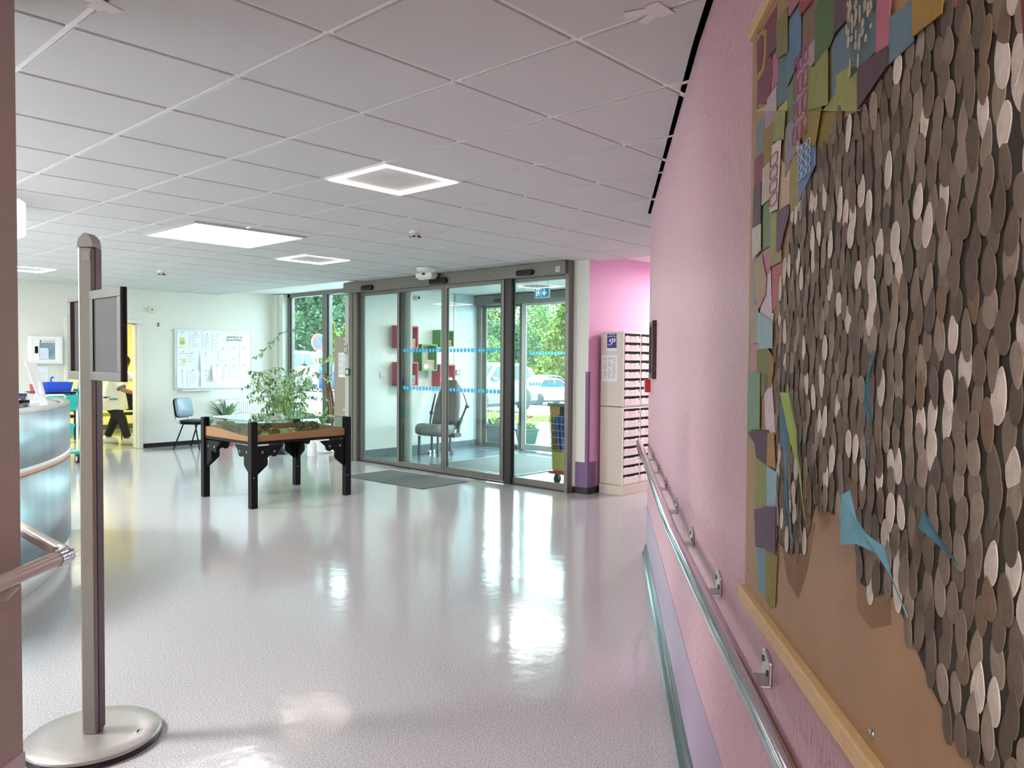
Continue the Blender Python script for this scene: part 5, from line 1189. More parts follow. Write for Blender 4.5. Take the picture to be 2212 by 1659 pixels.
MB().lathe([(.075,0),(.08,.02),(.08,.20),(.03,.25)],n=20).build('body',M('can_white',(244,240,240),.4),t); MB().cyl((0,0,.25),(0,0,.285),.026,n=14).build('cap',white_pl,t); MB().tube([(.05,0,.235),(.085,0,.24),(.088,0,.17),(.075,0,.13)],.010,8).build('handle',M('can_white',(244,240,240),.4),t)
t=tag(MB().box(-.14,.14,-.14,.14,0,.22).build('storage_box',M('box_white2',(240,240,240),.4),loc=(7.05,11.95,.0005),rotz=.3,bevel=.01),'white storage box on the floor near the window behind the table','box')
# ------------------------------------------------------------------ reception desk
def arc_wall(m,c,r0,r1,a0,a1,z0,z1,n=48):
    vs=[]
    for i in range(n+1):
        a=math.radians(lerp(a0,a1,i/n)); ca,sa=math.cos(a),math.sin(a)
        for r,z in((r1,z0),(r1,z1),(r0,z1),(r0,z0)): vs.append((c[0]+r*ca,c[1]+r*sa,z))
    fs=[(i*4+k,(i+1)*4+k,(i+1)*4+(k+1)%4,i*4+(k+1)%4) for i in range(n) for k in range(4)]
    m.add(vs,fs,True); m.add(vs[:4],[(0,1,2,3)]); m.add(vs[-4:],[(3,2,1,0)]); return m
dk=thing('reception_desk','curved brushed metal reception desk with white and orange band','reception desk',(-1.41,7.557,0))
zz=(0,0)
A0,A1=-78,-6
deskm=M('desk_metal',(166,182,190),.40,metal=.85,noise=(1.6,.16),stretch=(3,3,.0))  # vertical tone bands in the colour imitate stretched reflections
_b=deskm.node_tree.nodes['Principled BSDF']; _b.inputs['Anisotropic'].default_value=.85; _b.inputs['Anisotropic Rotation'].default_value=.25
_t=deskm.node_tree.nodes.new('ShaderNodeTangent'); _t.direction_type='RADIAL'; _t.axis='Z'; deskm.node_tree.links.new(_t.outputs[0],_b.inputs['Tangent'])
arc_wall(MB(),zz,3.62,3.655,A0,A1,.001,.145).build('plinth',M('plinth_white',(236,238,236),.4),dk)
o=arc_wall(MB(),zz,3.62,3.672,A0,A1,.145,.738).build('cladding',deskm,dk)
o=arc_wall(MB(),zz,3.62,3.672,A0,A1,.782,1.108).build('cladding',deskm,dk)
arc_wall(MB(),zz,3.62,3.676,A0,A1,.748,.782).build('white_band',M('band_white',(244,240,232),.4),dk)
arc_wall(MB(),zz,3.62,3.678,A0,A1,.738,.748).build('orange_band',M('band_orange',(236,150,84),.4),dk)
arc_wall(MB(),zz,2.95,3.62,A0,A1,1.06,1.098).build('counter',M('counter_grey',(196,196,194),.35),dk)
arc_wall(MB(),zz,3.61,3.672,A0,A1,1.108,1.114).build('rim',steel,dk)
arc_wall(MB(),zz,2.90,2.95,A0,A1,.001,1.06).build('inner_wall',M('desk_inner',(206,204,198),.5),dk)
def pt(px,py,d):
    q=F_*d+R_*((px-1106)/F*d)-U_*((py-829.5)/F*d); return V((q.x,q.y,q.z+EYE))
# things on the desk
def tray(name,label,x,y,z,rz,mt,feet):
    t=thing(name,label,'tray',(x,y,z),rz,'letter trays on the reception desk')
    m=MB().box(-.17,.17,-.125,.125,.012,.016).box(-.17,-.166,-.125,.125,.016,.045).box(.166,.17,-.125,.125,.016,.045).box(-.166,.166,.121,.125,.016,.045).box(-.166,.166,-.125,-.121,.016,.03)
    m.build('tray_shell',mt,t,bevel=.003)
    for sx in(-1,1):
        for sy in(-1,1): MB().box(sx*.155-.02,sx*.155+.02,sy*.11-.018,sy*.11+.018,0,.022).build('foot',white_pl,t,bevel=.003)
navy=M('navy_plastic',(22,28,84),.35); gry=M('smoke_plastic',(84,82,82),.4)
tray('letter_tray','lower smoke grey letter tray on the reception desk',1.56,6.16,1.0985,math.radians(55),gry,0)
tray('letter_tray','upper navy blue letter tray stacked on the grey one',1.55,6.17,1.1455,math.radians(57),navy,0)
c=[pt(87,880,5.47),pt(103,878.5,5.62),pt(77,786,5.72),pt(53,785,5.57)]
zb=min(p.z for p in c); 
t=thing('leaning_sign','white acrylic sheet holder leaning askew on the reception desk','sign holder',(c[0].x,c[0].y,1.0985))
off=V((c[0].x,c[0].y,1.0985)); k=1.0985-zb
q=[p-off+V((0,0,k+.001)) for p in c]; nrm=(q[1]-q[0]).cross(q[3]-q[0]).normalized()
MB().prism(q,nrm*.006).build('sheet',M('acrylic_white',(228,226,228),.25),t)
m=MB()
for f in(.35,.5,.62,.8): 
    a=q[0].lerp(q[3],f); b=q[1].lerp(q[2],f); n_=nrm*(-.0012); u=(q[3]-q[0])*.012; a2=a.lerp(b,.2); b2=a.lerp(b,.55+.3*f)
    m.prism([a2+n_,b2+n_,b2+n_+u,a2+n_+u],-n_*.5)
m.build('print',ink_light,t)
r=random.Random(8)
for i,(px,py,s,lb) in enumerate([(118,872,.22,'loose white paper sheet on the counter behind the leaning sign'),(138,869,.2,'white paper sheet lying at the far end of the reception counter')]):
    p=pt(px,py,0); q=at(px,5.9 if i==0 else 6.05); tag(MB().box(-.105,.105,-.148,.148,0,.0015).build('paper_sheet',paper,loc=(q.x-.25,q.y+.15,1.0992+.002*i),rotz=.5+i*.6),lb,'paper')
# cleaning cart behind the desk
def cart():
    t=thing('cleaning_cart','cleaning cart with blue bucket, teal bins and mop handles behind the reception desk','cleaning cart',(3.60,11.85,0))
    teal=M('teal_plastic',(46,186,176),.4); blue=M('bucket_blue',(38,84,206),.35); dkb=M('dark_tray',(36,38,74),.4); red=M('bucket_red',(196,40,52),.4)
    def bucket(x,y,z,w,l,h,mt,nm):
        m=MB(); a=[(x-w*.42,y-l*.42,z),(x+w*.42,y-l*.42,z),(x+w*.42,y+l*.42,z),(x-w*.42,y+l*.42,z)]; b=[(x-w*.5,y-l*.5,z+h),(x+w*.5,y-l*.5,z+h),(x+w*.5,y+l*.5,z+h),(x-w*.5,y+l*.5,z+h)]
        e=.012; c_=[(x-w*.5+e,y-l*.5+e,z+h),(x+w*.5-e,y-l*.5+e,z+h),(x+w*.5-e,y+l*.5-e,z+h),(x-w*.5+e,y+l*.5-e,z+h)]; d=[(x-w*.42+e,y-l*.42+e,z+.02),(x+w*.42-e,y-l*.42+e,z+.02),(x+w*.42-e,y+l*.42-e,z+.02),(x-w*.42+e,y+l*.42-e,z+.02)]
        fs=[(3,2,1,0)]; 
        for o in(0,4,8): fs+=[(o+i,o+(i+1)%4,o+4+(i+1)%4,o+4+i) for i in range(4)]
        fs+=[(12,13,14,15)]; m.add(a+b+c_+d,fs); return m.build(nm,mt,t,bevel=.006)
    bk=bucket(0.04,-.12,.985,.34,.26,.13,blue,'bucket'); MB().tube([(-.03,-.13,1.06),(-.035,-.13,1.16),(-.02,-.13,1.185),(.0,-.13,1.17)],.012,8).build('bucket_handle',blue,bk)
    bucket(-.19,-.02,.985,.09,.2,.10,red,'bucket'); bucket(0,-.05,.955,.52,.5,.03,dkb,'top_tray')
    bucket(.09,-.12,.72,.34,.34,.22,teal,'bin'); bucket(.0,-.05,.34,.44,.44,.2,teal,'bin')
    MB().box(-.30,.30,-.30,.30,.13,.17).build('base',teal,t,bevel=.02)
    for sx in(-1,1):
        for sy in(-1,1):
            MB().cyl((sx*.25,sy*.24,.17),(sx*.25,sy*.24,.97),.012,n=10).build('upright',white_pl,t)
            c=MB().box(sx*.25-.02,sx*.25+.02,sy*.26-.02,sy*.26+.02,.10,.14).build('castor',steel,t); MB().cyl((sx*.25-.018,sy*.26,.06),(sx*.25+.018,sy*.26,.06),.06,n=20).build('wheel',M('castor_tyre',(44,46,50),.5),c); MB().cyl((sx*.25-.021,sy*.26,.06),(sx*.25+.021,sy*.26,.06),.036,n=16).build('hub',M('castor_hub',(214,214,214),.4),c)
    MB().tube([(-.20,-.32,.86),(-.20,-.42,.93),(-.17,-.44,.95),(.02,-.44,.95),(.05,-.42,.93),(.05,-.32,.86)],.014,8).build('push_handle',white_pl,t)
    MB().cyl((.30,-.10,.1),(.33,-.08,1.30),.011,n=8).build('mop_handle',M('mop_white',(226,228,230),.4),t); MB().cyl((.36,-.15,.1),(.34,-.12,1.40),.011,n=8).build('mop_handle',M('mop_teal',(120,190,190),.4),t)
    MB().ball((.33,-.26,.82),.055,n=14,k=10).build('black_knob',blk,t)
    m=MB().box(.28,.38,-.2,.0,.93,1.02); m.build('tool_clip',teal,t,bevel=.01)
cart()
# ------------------------------------------------------------------ sign stand
def stand():
    t=thing('sign_stand','tall brushed metal sign stand with two empty frames on a round base','sign stand',(1.075,3.10,0))
    b=MB().lathe([(.235,.0),(.235,.014),(.225,.018)],n=56).build('base_ring',M('base_rubber',(30,30,32),.35),t)
    MB().lathe([(.232,.018),(.236,.024),(.228,.032),(.15,.036),(.005,.037)],n=56).build('base',M('base_silver',(186,181,175),.36,metal=.6,noise=(40,.03)),t)
    q=MB().box(-.022,.022,-.012,.012,.0365,.0375).build('sticker',paper,t); q.location=(.115,-.12,-.0015); q.rotation_euler=(0,0,.9)
    o=MB().box(-.014,.012,-.004,.003,.0375,.0378).build('print',ink,q)
    a=math.radians(37.4); tilt=Matrix.Rotation(.010,4,'Y')
    m=MB().box(-.0265,.0265,-.030,.030,.036,1.852); p=m.build('pole',M('pole_alu',(146,139,131),.42,metal=.5,noise=(40,.03)),t,bevel=.008); p.rotation_euler=(0,0,a)
    MB().box(-.014,-.009,-.0315,-.029,.04,1.852).build('groove',rubber,p)
    MB().box(-.009,.0255,-.0312,-.0302,.05,1.85).build('side_reflection',M('reflection_mauve',(104,74,82),.45,metal=.2),p)  # mauve strip paints the pink wall's reflection onto the pole side
    m=MB(); vs=[]; lv=[(1.852,1.0),(1.868,.97),(1.882,.82),(1.894,.52),(1.902,.2),(1.904,.05)]
    for z,k in lv: vs+=[(-.0265,-.030*k,z),(.0265,-.030*k,z),(.0265,.030*k,z),(-.0265,.030*k,z)]
    m.add(vs,[(i*4+k,i*4+(k+1)%4,(i+1)*4+(k+1)%4,(i+1)*4+k) for i in range(5) for k in range(4)]+[(3,2,1,0),(20,21,22,23)]); c=m.build('cap',M('cap_grey',(150,146,142),.45,metal=.4),t); c.rotation_euler=(0,0,a)
    MB().box(-.0275,-.0265,-.02,.012,1.80,1.835).build('clip_plate',M('cap_grey',(150,146,142),.45,metal=.4),p)
    def frame(y0,y1,slot):
        z0,z1=1.362,1.690; m=MB(); w=.032
        m.box(-.012,.012,y0,y1,z0,z0+w).box(-.012,.012,y0,y1,z1-w,z1).box(-.012,.012,y0,y0+w,z0+w,z1-w).box(-.012,.012,y1-w,y1,z0+w,z1-w)
        f=m.build('frame',M('frame_alu',(88,84,79),.5,metal=.3),t,bevel=.002)
        MB().box(-.006,.004,y0+w,y1-w-(.03 if slot else 0),z0+w,z1-w).build('panel',M('frame_panel' if not slot else 'frame_panel_dark',(86,85,84) if not slot else (48,44,42),.6,spec=.2),f)
        MB().box(-.0065,-.006,y1-w-.012,y1-w,z0+w,z1-w).build('gasket',rubber,f) if not slot else None
        MB().box(-.008,.006,y0-.004,y0,z0,z1).build('end_cap',rubber,f)
        return f
    frame(-.315,-.028,False); frame(.035,.20,True)
    for z in(1.42,1.63):
        MB().box(-.008,.008,-.035,.045,z-.012,z+.012).build('bracket',alu_dark,t)
stand()
# ------------------------------------------------------------------ handrails
railm=M('lacquered_rail',(196,178,164),.25,spec=.6)
def near_rail():
    t=thing('handrail','beige round handrail turning the corner of the near wall','handrail',(cA.x,cA.y,0))
    e=nA*.075+dA*.085; nB=V((dB.y,-dB.x,0)) 
    zr=.885
    m=MB().tube([e-dA*3.6+V((0,0,zr)),e-dA*.045+V((0,0,zr))],.0205,16); m.build('rail',railm,t)
    m=MB().tube([e+dB*.045+V((0,0,zr)),e+dB*.50+V((0,0,zr))],.0205,16); m.build('rail',railm,t)
    m=MB().tube([e-dA*.05+V((0,0,zr)),e-dA*.02+V((0,0,zr)),e+V((.002,-.002,zr)),e+dB*.02+V((0,0,zr)),e+dB*.05+V((0,0,zr))],.0225,16); m.ball(e+V((.0,0,zr)),.024,n=16,k=10); m.build('elbow',chrome,t)
    for s in(-.14,-1.1):
        b=V((0,0,0))+dA*s
        MB().tube([b+nA*.004+V((0,0,zr-.05)),b+nA*.05+V((0,0,zr-.05)),b+nA*.075+V((0,0,zr-.02))],.013,10).build('bracket',M('bracket_beige',(206,192,180),.3),t)
        MB().cyl(b+nA*.001+V((0,0,zr-.05)),b+nA*.012+V((0,0,zr-.05)),.036,n=20).build('wall_rose',M('bracket_beige',(206,192,180),.3),t)
near_rail()
def pink_rail():
    t=thing('handrail','polished metal handrail on small brackets along the pink wall','handrail',(P0.x,P0.y,0))
    L_=lambda p:p-V((P0.x,P0.y,0))
    m=MB().tube([L_(WN(-4.6,.07,.868)),L_(WN(-1.6,.07,.860)),L_(WN(-.6,.07,.848)),L_(WN(0,.07,.842)),L_(WF(.6,.07,.842)),L_(WF(3.34,.07,.85))],.021,20); m.build('rail',chrome,t)
    m=MB().tube([L_(WF(s,o,z)) for s,o,z in [(3.34,.07,.85),(3.44,.07,.842),(3.52,.065,.80),(3.56,.05,.74),(3.57,.02,.68),(3.55,-.02,.635),(3.50,-.07,.61)]],.016,12); m.build('end_return',M('return_grey',(96,96,90),.35,metal=.4),t)
    for fr,s,z in [(WF,2.66,.83),(WF,2.10,.826),(WF,1.52,.825),(WF,.905,.826),(WF,.28,.832),(WN,-.594,.834),(WN,-1.19,.835),(WN,-1.8,.842),(WN,-2.6,.845)]:
        dd=D if fr is WF else D2
        m=MB(); a=.034
        m.prism([L_(fr(s-a,0,z-.024)),L_(fr(s+a,0,z-.024)),L_(fr(s+a,0,z+.028)),L_(fr(s+a*.3,0,z+.036)),L_(fr(s-a,0,z+.022))],(fr(0,1)-fr(0,0))*.006)
        m.prism([L_(fr(s-a,.0,z-.030)),L_(fr(s+a,.0,z-.030)),L_(fr(s+a,.052,z-.030)),L_(fr(s-a,.052,z-.030))],(0,0,.007))
        m.prism([L_(fr(s-.016,.046,z-.026)),L_(fr(s+.016,.046,z-.026)),L_(fr(s+.016,.066,z-.012)),L_(fr(s-.016,.066,z-.012))],(0,0,.012))
        b=m.build('bracket',M('bracket_steel',(206,198,196),.3,metal=.75),t,bevel=.003)
        c=MB()
        for ds,dz in((.02,.012),(-.018,-.004)): c.cyl(L_(fr(s+ds,.005,z+dz)),L_(fr(s+ds,.0085,z+dz)),.006,n=10)
        c.build('screw',M('screw_dark',(70,66,66),.4,metal=.5),b)
pink_rail()
# ------------------------------------------------------------------ pebble collage board on the pink wall
def in_poly(p,poly):
    x,y=p; r=False; j=len(poly)-1
    for i in range(len(poly)):
        xi,yi=poly[i]; xj,yj=poly[j]
        if (yi>y)!=(yj>y) and x<(xj-xi)*(y-yi)/(yj-yi)+xi: r=not r
        j=i
    return r
bd=thing('collage_board','large wooden board with a paper pebble tree and coloured patches on the pink wall','artwork',(B0.x,B0.y,0),AN)
bd_out=[(-1.0325,.955),(-1.0265,2.15),(-2.75,2.13),(-2.75,1.005)]
MB().prism([(s,.004,z) for s,z in bd_out],(0,.014,0)).build('backing_board',plywood,bd)
MB().prism([(-1.028,.003,.926),(-1.028,.003,.957),(-2.75,.003,1.008),(-2.75,.003,.977)],(0,.030,0)).build('frame_strip',wood,bd,bevel=.003)
MB().prism([(-1.024,.003,2.135),(-1.024,.003,2.165),(-2.75,.003,2.145),(-2.75,.003,2.115)],(0,.026,0)).build('frame_strip',wood,bd,bevel=.003)
EXT_UP=EDGE_UP+[(-2.01,1.80),(-2.09,1.80),(-2.125,1.70),(-2.7,1.66)]
EXT_LO=EDGE_LO+[(-2.12,1.06),(-2.16,1.02),(-2.7,1.02)]
region=EXT_UP+EXT_LO[::-1]
MB().prism([(s,.018,z) for s,z in region],(0,.0015,0)).build('painted_ground',M('dark_umber_paint',(60,54,44),.75,noise=(9,.18)),bd)
smudge=M('brown_wash',(144,115,86),.8,noise=(14,.15))
MB().prism([(s,.018,z) for s,z in [(-1.35,1.13),(-1.40,1.07),(-1.47,1.06),(-1.52,1.12),(-1.56,1.20),(-1.5,1.2)]],(0,.0008,0)).build('wash_stain',smudge,bd)
MB().prism([(s,.018,z) for s,z in [(-1.74,1.20),(-1.75,1.13),(-1.80,1.125),(-1.86,1.15),(-1.86,1.20)]],(0,.0008,0)).build('wash_stain',smudge,bd)
def pebble_pts(r,w,h,up):
    pts=[]; n=20
    taper=r.uniform(.25,.72)
    for k in range(n):
        a=2*PI*k/n; x=math.cos(a)*w/2; z=math.sin(a)*h/2; f=(z/(h/2))*(1 if up else -1)
        t=(f+1)/2; pts.append((x*(1.06-taper*t*t)*(1+.02*r.uniform(-1,1)),z))
    return pts
rp=random.Random(42); pebs=[]
row=0; z=1.03
while z<1.83:
    s=-1.29-(.013 if row%2 else 0)
    while s>-2.62:
        c=(s+rp.uniform(-.004,.004),z+rp.uniform(-.005,.005))
        if in_poly(c,region): pebs.append(c)
        s-=.0285*rp.uniform(.88,1.15)
    z+=.0275; row+=1
pcols=[((112,99,86),.25),((130,117,103),.25),((96,86,74),.13),((152,140,126),.16),((124,104,83),.06),((216,209,199),.15)]
pm=[M('pebble_%d'%i,c,.7,noise=(70,.14),bump=(140,.12)) for i,(c,w) in enumerate(pcols)]
pick=[]; 
for i,(c,w) in enumerate(pcols): pick+= [i]*int(w*100)
rest=MB(); made=[]
for (s,z) in pebs:
    w=rp.uniform(.020,.0265); h=rp.uniform(.037,.051); up=rp.random()<.6; ci=rp.choice(pick)
    tl=rp.uniform(-.22,.22); 
    made.append((s,z,w,h,up,ci,tl))
made.sort(key=lambda q:q[0]+ (0 if q[0]>-2.13 else 9),reverse=False)
near=[q for q in made if -2.13<q[0]]; near.sort(key=lambda q:q[0]); big=set(id(q) for q in near[:99])
def add_peb(m,q,i):
    s,z,w,h,up,ci,tl=q; pts=pebble_pts(rp,w,h,up); ct,st=math.cos(tl),math.sin(tl); y0=.0196+.0007*(i%3); th=.0009
    P=[(s+x*ct-zz*st,z+x*st+zz*ct) for x,zz in pts]; n=len(P)
    vs=[(a,y0,b) for a,b in P]+[(s+(a-s)*.96,y0+th,z+(b-z)*.96) for a,b in P]+[(s,y0+th+.0005,z)]
    fs=[(k,(k+1)%n,n+(k+1)%n,n+k) for k in range(n)]+[(n+k,n+(k+1)%n,2*n) for k in range(n)]
    m.mat(ci if m is rest else 0).add(vs,fs)
for i,q in enumerate(made):
    if id(q) in big:
        m=MB(); add_peb(m,q,i); m.build('paper_pebble',pm[q[5]],bd)
    else: add_peb(rest,q,i)
o=rest.build('paper_pebbles',pm,bd); o['kind']='stuff'
for i,(c,pts) in enumerate(PATCH):
    y0=.0186+.0016*(i%4); m=MB().prism([(s,y0,z) for s,z in pts],(0,.0014,0))
    m.build('paper_patch',M('patch_%d_%d_%d'%c,c,.65,noise=(45,.10)),bd)
# printed lattices on some patches
def lattice(s0,s1,z0,z1,nc,nr,mt,y=.027):
    m=MB()
    for i in range(nc):
        for j in range(nr):
            cs=lerp(s0,s1,(i+.5)/nc); cz=lerp(z0,z1,(j+.5)/nr); a=abs(s1-s0)/nc*.36; b=abs(z1-z0)/nr*.40
            m.tube([(cs+a*math.copysign(abs(math.cos(t))**.5,math.cos(t)),y,cz+b*math.copysign(abs(math.sin(t))**.5,math.sin(t))) for t in [2*PI*k/12 for k in range(13)]],.0011,4,cap=False)
    m.build('lattice_print',mt,bd)
mauve=M('print_mauve',(160,96,124),.6)
pz=PATCH[13][1]; lattice(min(p[0] for p in pz)+.02,max(p[0] for p in pz)-.0,1.80,1.95,3,4,mauve)
pz=PATCH[43][1]; lattice(min(p[0] for p in pz),max(p[0] for p in pz),min(p[1] for p in pz)+.01,max(p[1] for p in pz)-.02,1,4,mauve)
pz=PATCH[46][1]; lattice(min(p[0] for p in pz)+.01,max(p[0] for p in pz)-.01,min(p[1] for p in pz)+.03,max(p[1] for p in pz)-.01,3,4,M('print_pale_blue',(168,196,222),.6))
m=MB(); r4=random.Random(2); pz=PATCH[17][1]
for k in range(46):
    s=r4.uniform(min(p[0] for p in pz),max(p[0] for p in pz)); z=r4.uniform(min(p[1] for p in pz),max(p[1] for p in pz))
    if in_poly((s,z),pz): 
        a=r4.uniform(.002,.006); b=r4.uniform(.003,.010); m.prism([(s+a*math.cos(t)*r4.uniform(.6,1.3),.0262,z+b*math.sin(t)*r4.uniform(.6,1.3)) for t in [2*PI*q/7 for q in range(7)]],(0,.0006,0))
m.build('torn_motif',M('print_beige',(196,178,160),.7),bd)
for i,(c,pts) in enumerate(RIBBON):
    n=len(pts); cz=sum(p[1] for p in pts)/n; m=MB(); zs=[p[1] for p in pts]; z0,z1=min(zs),max(zs)
    cs=sum(p[0] for p in pts)/n
    a=[(s,.026+.012*math.sin(3.0*(z-z0)/(z1-z0+1e-6))+.25*abs(s-cs),z) for s,z in pts]
    m.prism(a,(0,.0012,0)); m.build('paper_ribbon',M('ribbon_%d_%d_%d'%c,c,.5,noise=(30,.08)),bd)
for s,z in((-1.055,1.00),(-1.808,1.0004),(-1.9,2.10),(-1.045,1.5)):
    MB().lathe([(.006,0),(.0055,.0025),(.001,.003)],n=12).build('screw',steel,bd)
    o=bpy.data.objects[[x.name for x in col.objects if x.name.startswith('screw')][-1]]; o.rotation_euler=(-PI/2,0,0); o.location=(s,.018,z)
# picture at the wall end and fire call point
t=thing('picture_frame','dark wooden picture frame near the far end of the pink wall','picture',(WF(2.69).x,WF(2.69).y,1.337),AF)
m=MB(); w,h=.19,.372; m.box(-w,w,.001,.028,0,.032).box(-w,w,.001,.028,h-.032,h).box(-w,-w+.032,.001,.028,.032,h-.032).box(w-.032,w,.001,.028,.032,h-.032); m.build('frame',M('dark_walnut',(66,34,32),.4),t,bevel=.004)
MB().box(-w+.03,w-.03,.003,.012,.03,h-.03).build('mount',M('mount_pale',(214,214,210),.6),t); MB().box(-w+.08,w-.08,.012,.014,.08,h-.08).build('print',M('picture_blue',(150,170,186),.6,noise=(8,.4)),t)
MB().box(-w+.03,w-.03,.018,.020,.03,h-.03).build('glazing',glass,t)
p=WF(2.98); t=thing('fire_call_point','small red fire call point box at the end of the pink wall','call point',(p.x,p.y,1.235),AF)
MB().box(-.045,.045,.001,.050,0,.09).build('housing',M('fire_red',(190,30,44),.35),t,bevel=.005); MB().box(-.03,.03,.050,.052,.02,.07).build('glass_plate',M('call_white',(236,232,228),.2),t); MB().box(-.05,.05,.001,.010,-.006,.096).build('back_plate',white_pl,t)
# ------------------------------------------------------------------ mailbox cabinets
def mailbox(z0,z1,name,label):
    t=thing(name,label,'mailbox cabinet',(6.937,4.69,z0),0,'stacked letterbox cabinets'); nc=2; W=.325*nc+.012; H=z1-z0
    MB().box(0,W,.012,.30,0,H).build('body',cabinet_beige,t,bevel=.003)
    m=MB().box(0,.012,-.002,.012,0,H).box(W-.012,W,-.002,.012,0,H).box(.012,W-.012,-.002,.012,H-.018,H).box(.012,W-.012,-.002,.012,0,.012)
    for c in range(1,nc): m.box(.325*c,.325*c+.012,-.002,.012,.012,H-.018)
    m.build('face_frame',cabinet_white,t)
    MB().box(.012,W-.012,.006,.0118,.012,H-.018).build('slot_backing',M('slot_black',(12,12,12),.8),t)
    n=8; ph=(H-.030)/n
    for c in range(nc):
        x0=.325*c+.016; x1=.325*(c+1)-.004
        for r in range(n):
            za=.012+ph*r; d=MB().box(x0,x1,-.008,.004,za+.002,za+ph-.029).box(x0+.03,x0+.08,-.006,.004,za+ph-.029,za+ph-.024).box(x1-.08,x1-.03,-.006,.004,za+ph-.029,za+ph-.024).build('mailbox_door',cabinet_white,t,bevel=.002)
            xc=(x0+x1)/2; m=MB(); m.box(xc-.045,xc+.045,-.011,-.008,za+.028,za+.031).box(xc-.045,xc+.045,-.011,-.008,za+.058,za+.061).box(xc-.045,xc-.042,-.011,-.008,za+.031,za+.058).box(xc+.042,xc+.045,-.011,-.008,za+.031,za+.058)
            m.build('label_holder',M('holder_white',(246,244,238),.3),d); MB().cyl((x1-.025,-.008,za+.058),(x1-.025,-.0125,za+.058),.007,n=10).build('lock',M('lock_grey',(110,108,104),.3,metal=.6),d)
    return t
mailbox(.962,1.768,'mailbox_cabinet','upper beige and white letterbox cabinet with posters on its side'); lo=mailbox(.110,.955,'mailbox_cabinet','lower beige and white letterbox cabinet standing on its plinth')
MB().box(-.004,.67,-.006,.305,-.11,-.004).build('plinth',cabinet_beige,lo,bevel=.004); MB().box(.0,.665,.0,.30,-.1095,-.106).build('shadow_foot',blk,lo)
Tm=lambda y,z:Matrix.Translation((6.9365,y,z))@Matrix.Rotation(-PI/2,4,'Z')
notice('mounted_notice_sheet','printed list of names on the side of the letterbox cabinet',Tm(4.865,1.375),.20,.285,17,3,seed=9)
t=thing('camera_notice','small dark blue video surveillance notice with white camera pictogram on the cabinet side','notice'); t.matrix_world=Tm(4.845,1.668)
MB().box(-.066,.066,-.0015,0,-.105,.085).build('sheet',paper,t); MB().box(-.062,.062,-.002,-.0015,-.075,.082).build('blue_field',M('notice_blue',(40,40,130),.5),t)
wt=M('notice_white',(236,238,246),.5)
text('SITE SOUS',.017,t,(0,-.0028,.070),(PI/2,0,0),wt); text('VIDEOPROTECTION',.0135,t,(0,-.0028,.050),(PI/2,0,0),wt)
m=MB(); f=lambda P:m.prism([(x,-.003,z) for x,z in P],(0,.001,0))
f([(-.03,.018),(.038,.032),(.052,.014),(.044,-.008),(-.018,-.012),(-.034,.004)]); f([(-.004,-.012),(.008,-.012),(.006,-.030),(-.008,-.030)]); f([(-.05,-.03),(-.042,-.03),(-.034,-.046),(-.01,-.040),(.006,-.030),(-.008,-.026),(-.03,-.036),(-.046,-.052)])
m.build('camera_pictogram',wt,t)
m=MB(); f=lambda P:m.prism([(x,-.0042,z) for x,z in P],(0,.001,0)); f([(-.012,.012),(.006,.016),(.004,-.004),(-.014,-.006)]); f([(.02,.02),(.036,.022),(.032,.0),(.018,-.002)]); m.build('camera_lens',M('notice_blue',(40,40,130),.5),t)
# ------------------------------------------------------------------ back room: table, chair, person
def simple_table():
    t=thing('office_table','pale yellow topped table in the yellow room behind the person','table',(5.75,15.35,0),.15)
    MB().box(-.95,.75,-.35,.35,.725,.755).build('table_top',M('pale_lime_top',(220,216,150),.4),t,bevel=.006); MB().box(-.9,.7,-.02,.02,.36,.42).build('stretcher',M('lime_bar',(210,210,130),.5),t)
    for x in(-.88,.68):
        for y in(-.29,.29): MB().cyl((x,y,0),(x,y,.725),.022,n=10).build('leg',M('leg_dark',(44,46,52),.4),t)
    MB().box(-.5,.3,-.25,.25,.60,.70).build('drawer_box',M('drawer_dark',(52,52,54),.5),t)
simple_table()
tag(MB().lathe([(.06,0),(.07,.05),(.065,.055),(.055,.012),(.004,.012)],n=18).build('bowl',M('teal_bowl',(70,190,180),.4),loc=(5.15,15.05,.7555)),'small teal bowl on the table in the yellow room','bowl')
def stack_chair(x,y,rz,label):
    t=thing('office_chair',label,'chair',(x,y,0),rz); 
    MB().box(-.22,.22,-.22,.22,.43,.47).build('seat',blk,t,bevel=.015); MB().box(-.22,.22,.20,.235,.52,.86).build('backrest',blk,t,bevel=.015)
    for sx in(-1,1):
        MB().tube([(sx*.2,.2,.86),(sx*.2,.21,.45),(sx*.2,.25,0)],.011,8).build('leg',M('leg_dark',(44,46,52),.4),t); MB().tube([(sx*.2,-.18,.43),(sx*.2,-.22,0)],.011,8).build('leg',M('leg_dark',(44,46,52),.4),t)
stack_chair(5.85,14.45,2.2,'black chair beside the person inside the yellow room'); stack_chair(4.55,14.55,-1.2,'black chair at the table behind the stand pole in the yellow room')
def skin_mesh(name,verts,edges,mat,parent,sub=2,root=0):
    me=bpy.data.meshes.new(name); me.from_pydata([v[:3] for v in verts],edges,[]); me.materials.append(mat)
    o=bpy.data.objects.new(name,me); col.objects.link(o); o.parent=parent
    sm=o.modifiers.new('skin','SKIN'); sm.use_smooth_shade=True
    for i,v in enumerate(verts): me.skin_vertices[0].data[i].radius=(v[3],v[4] if len(v)>4 else v[3]); me.skin_vertices[0].data[i].use_root=(i==root)
    s=o.modifiers.new('sub','SUBSURF'); s.levels=sub; s.render_levels=sub
    return o
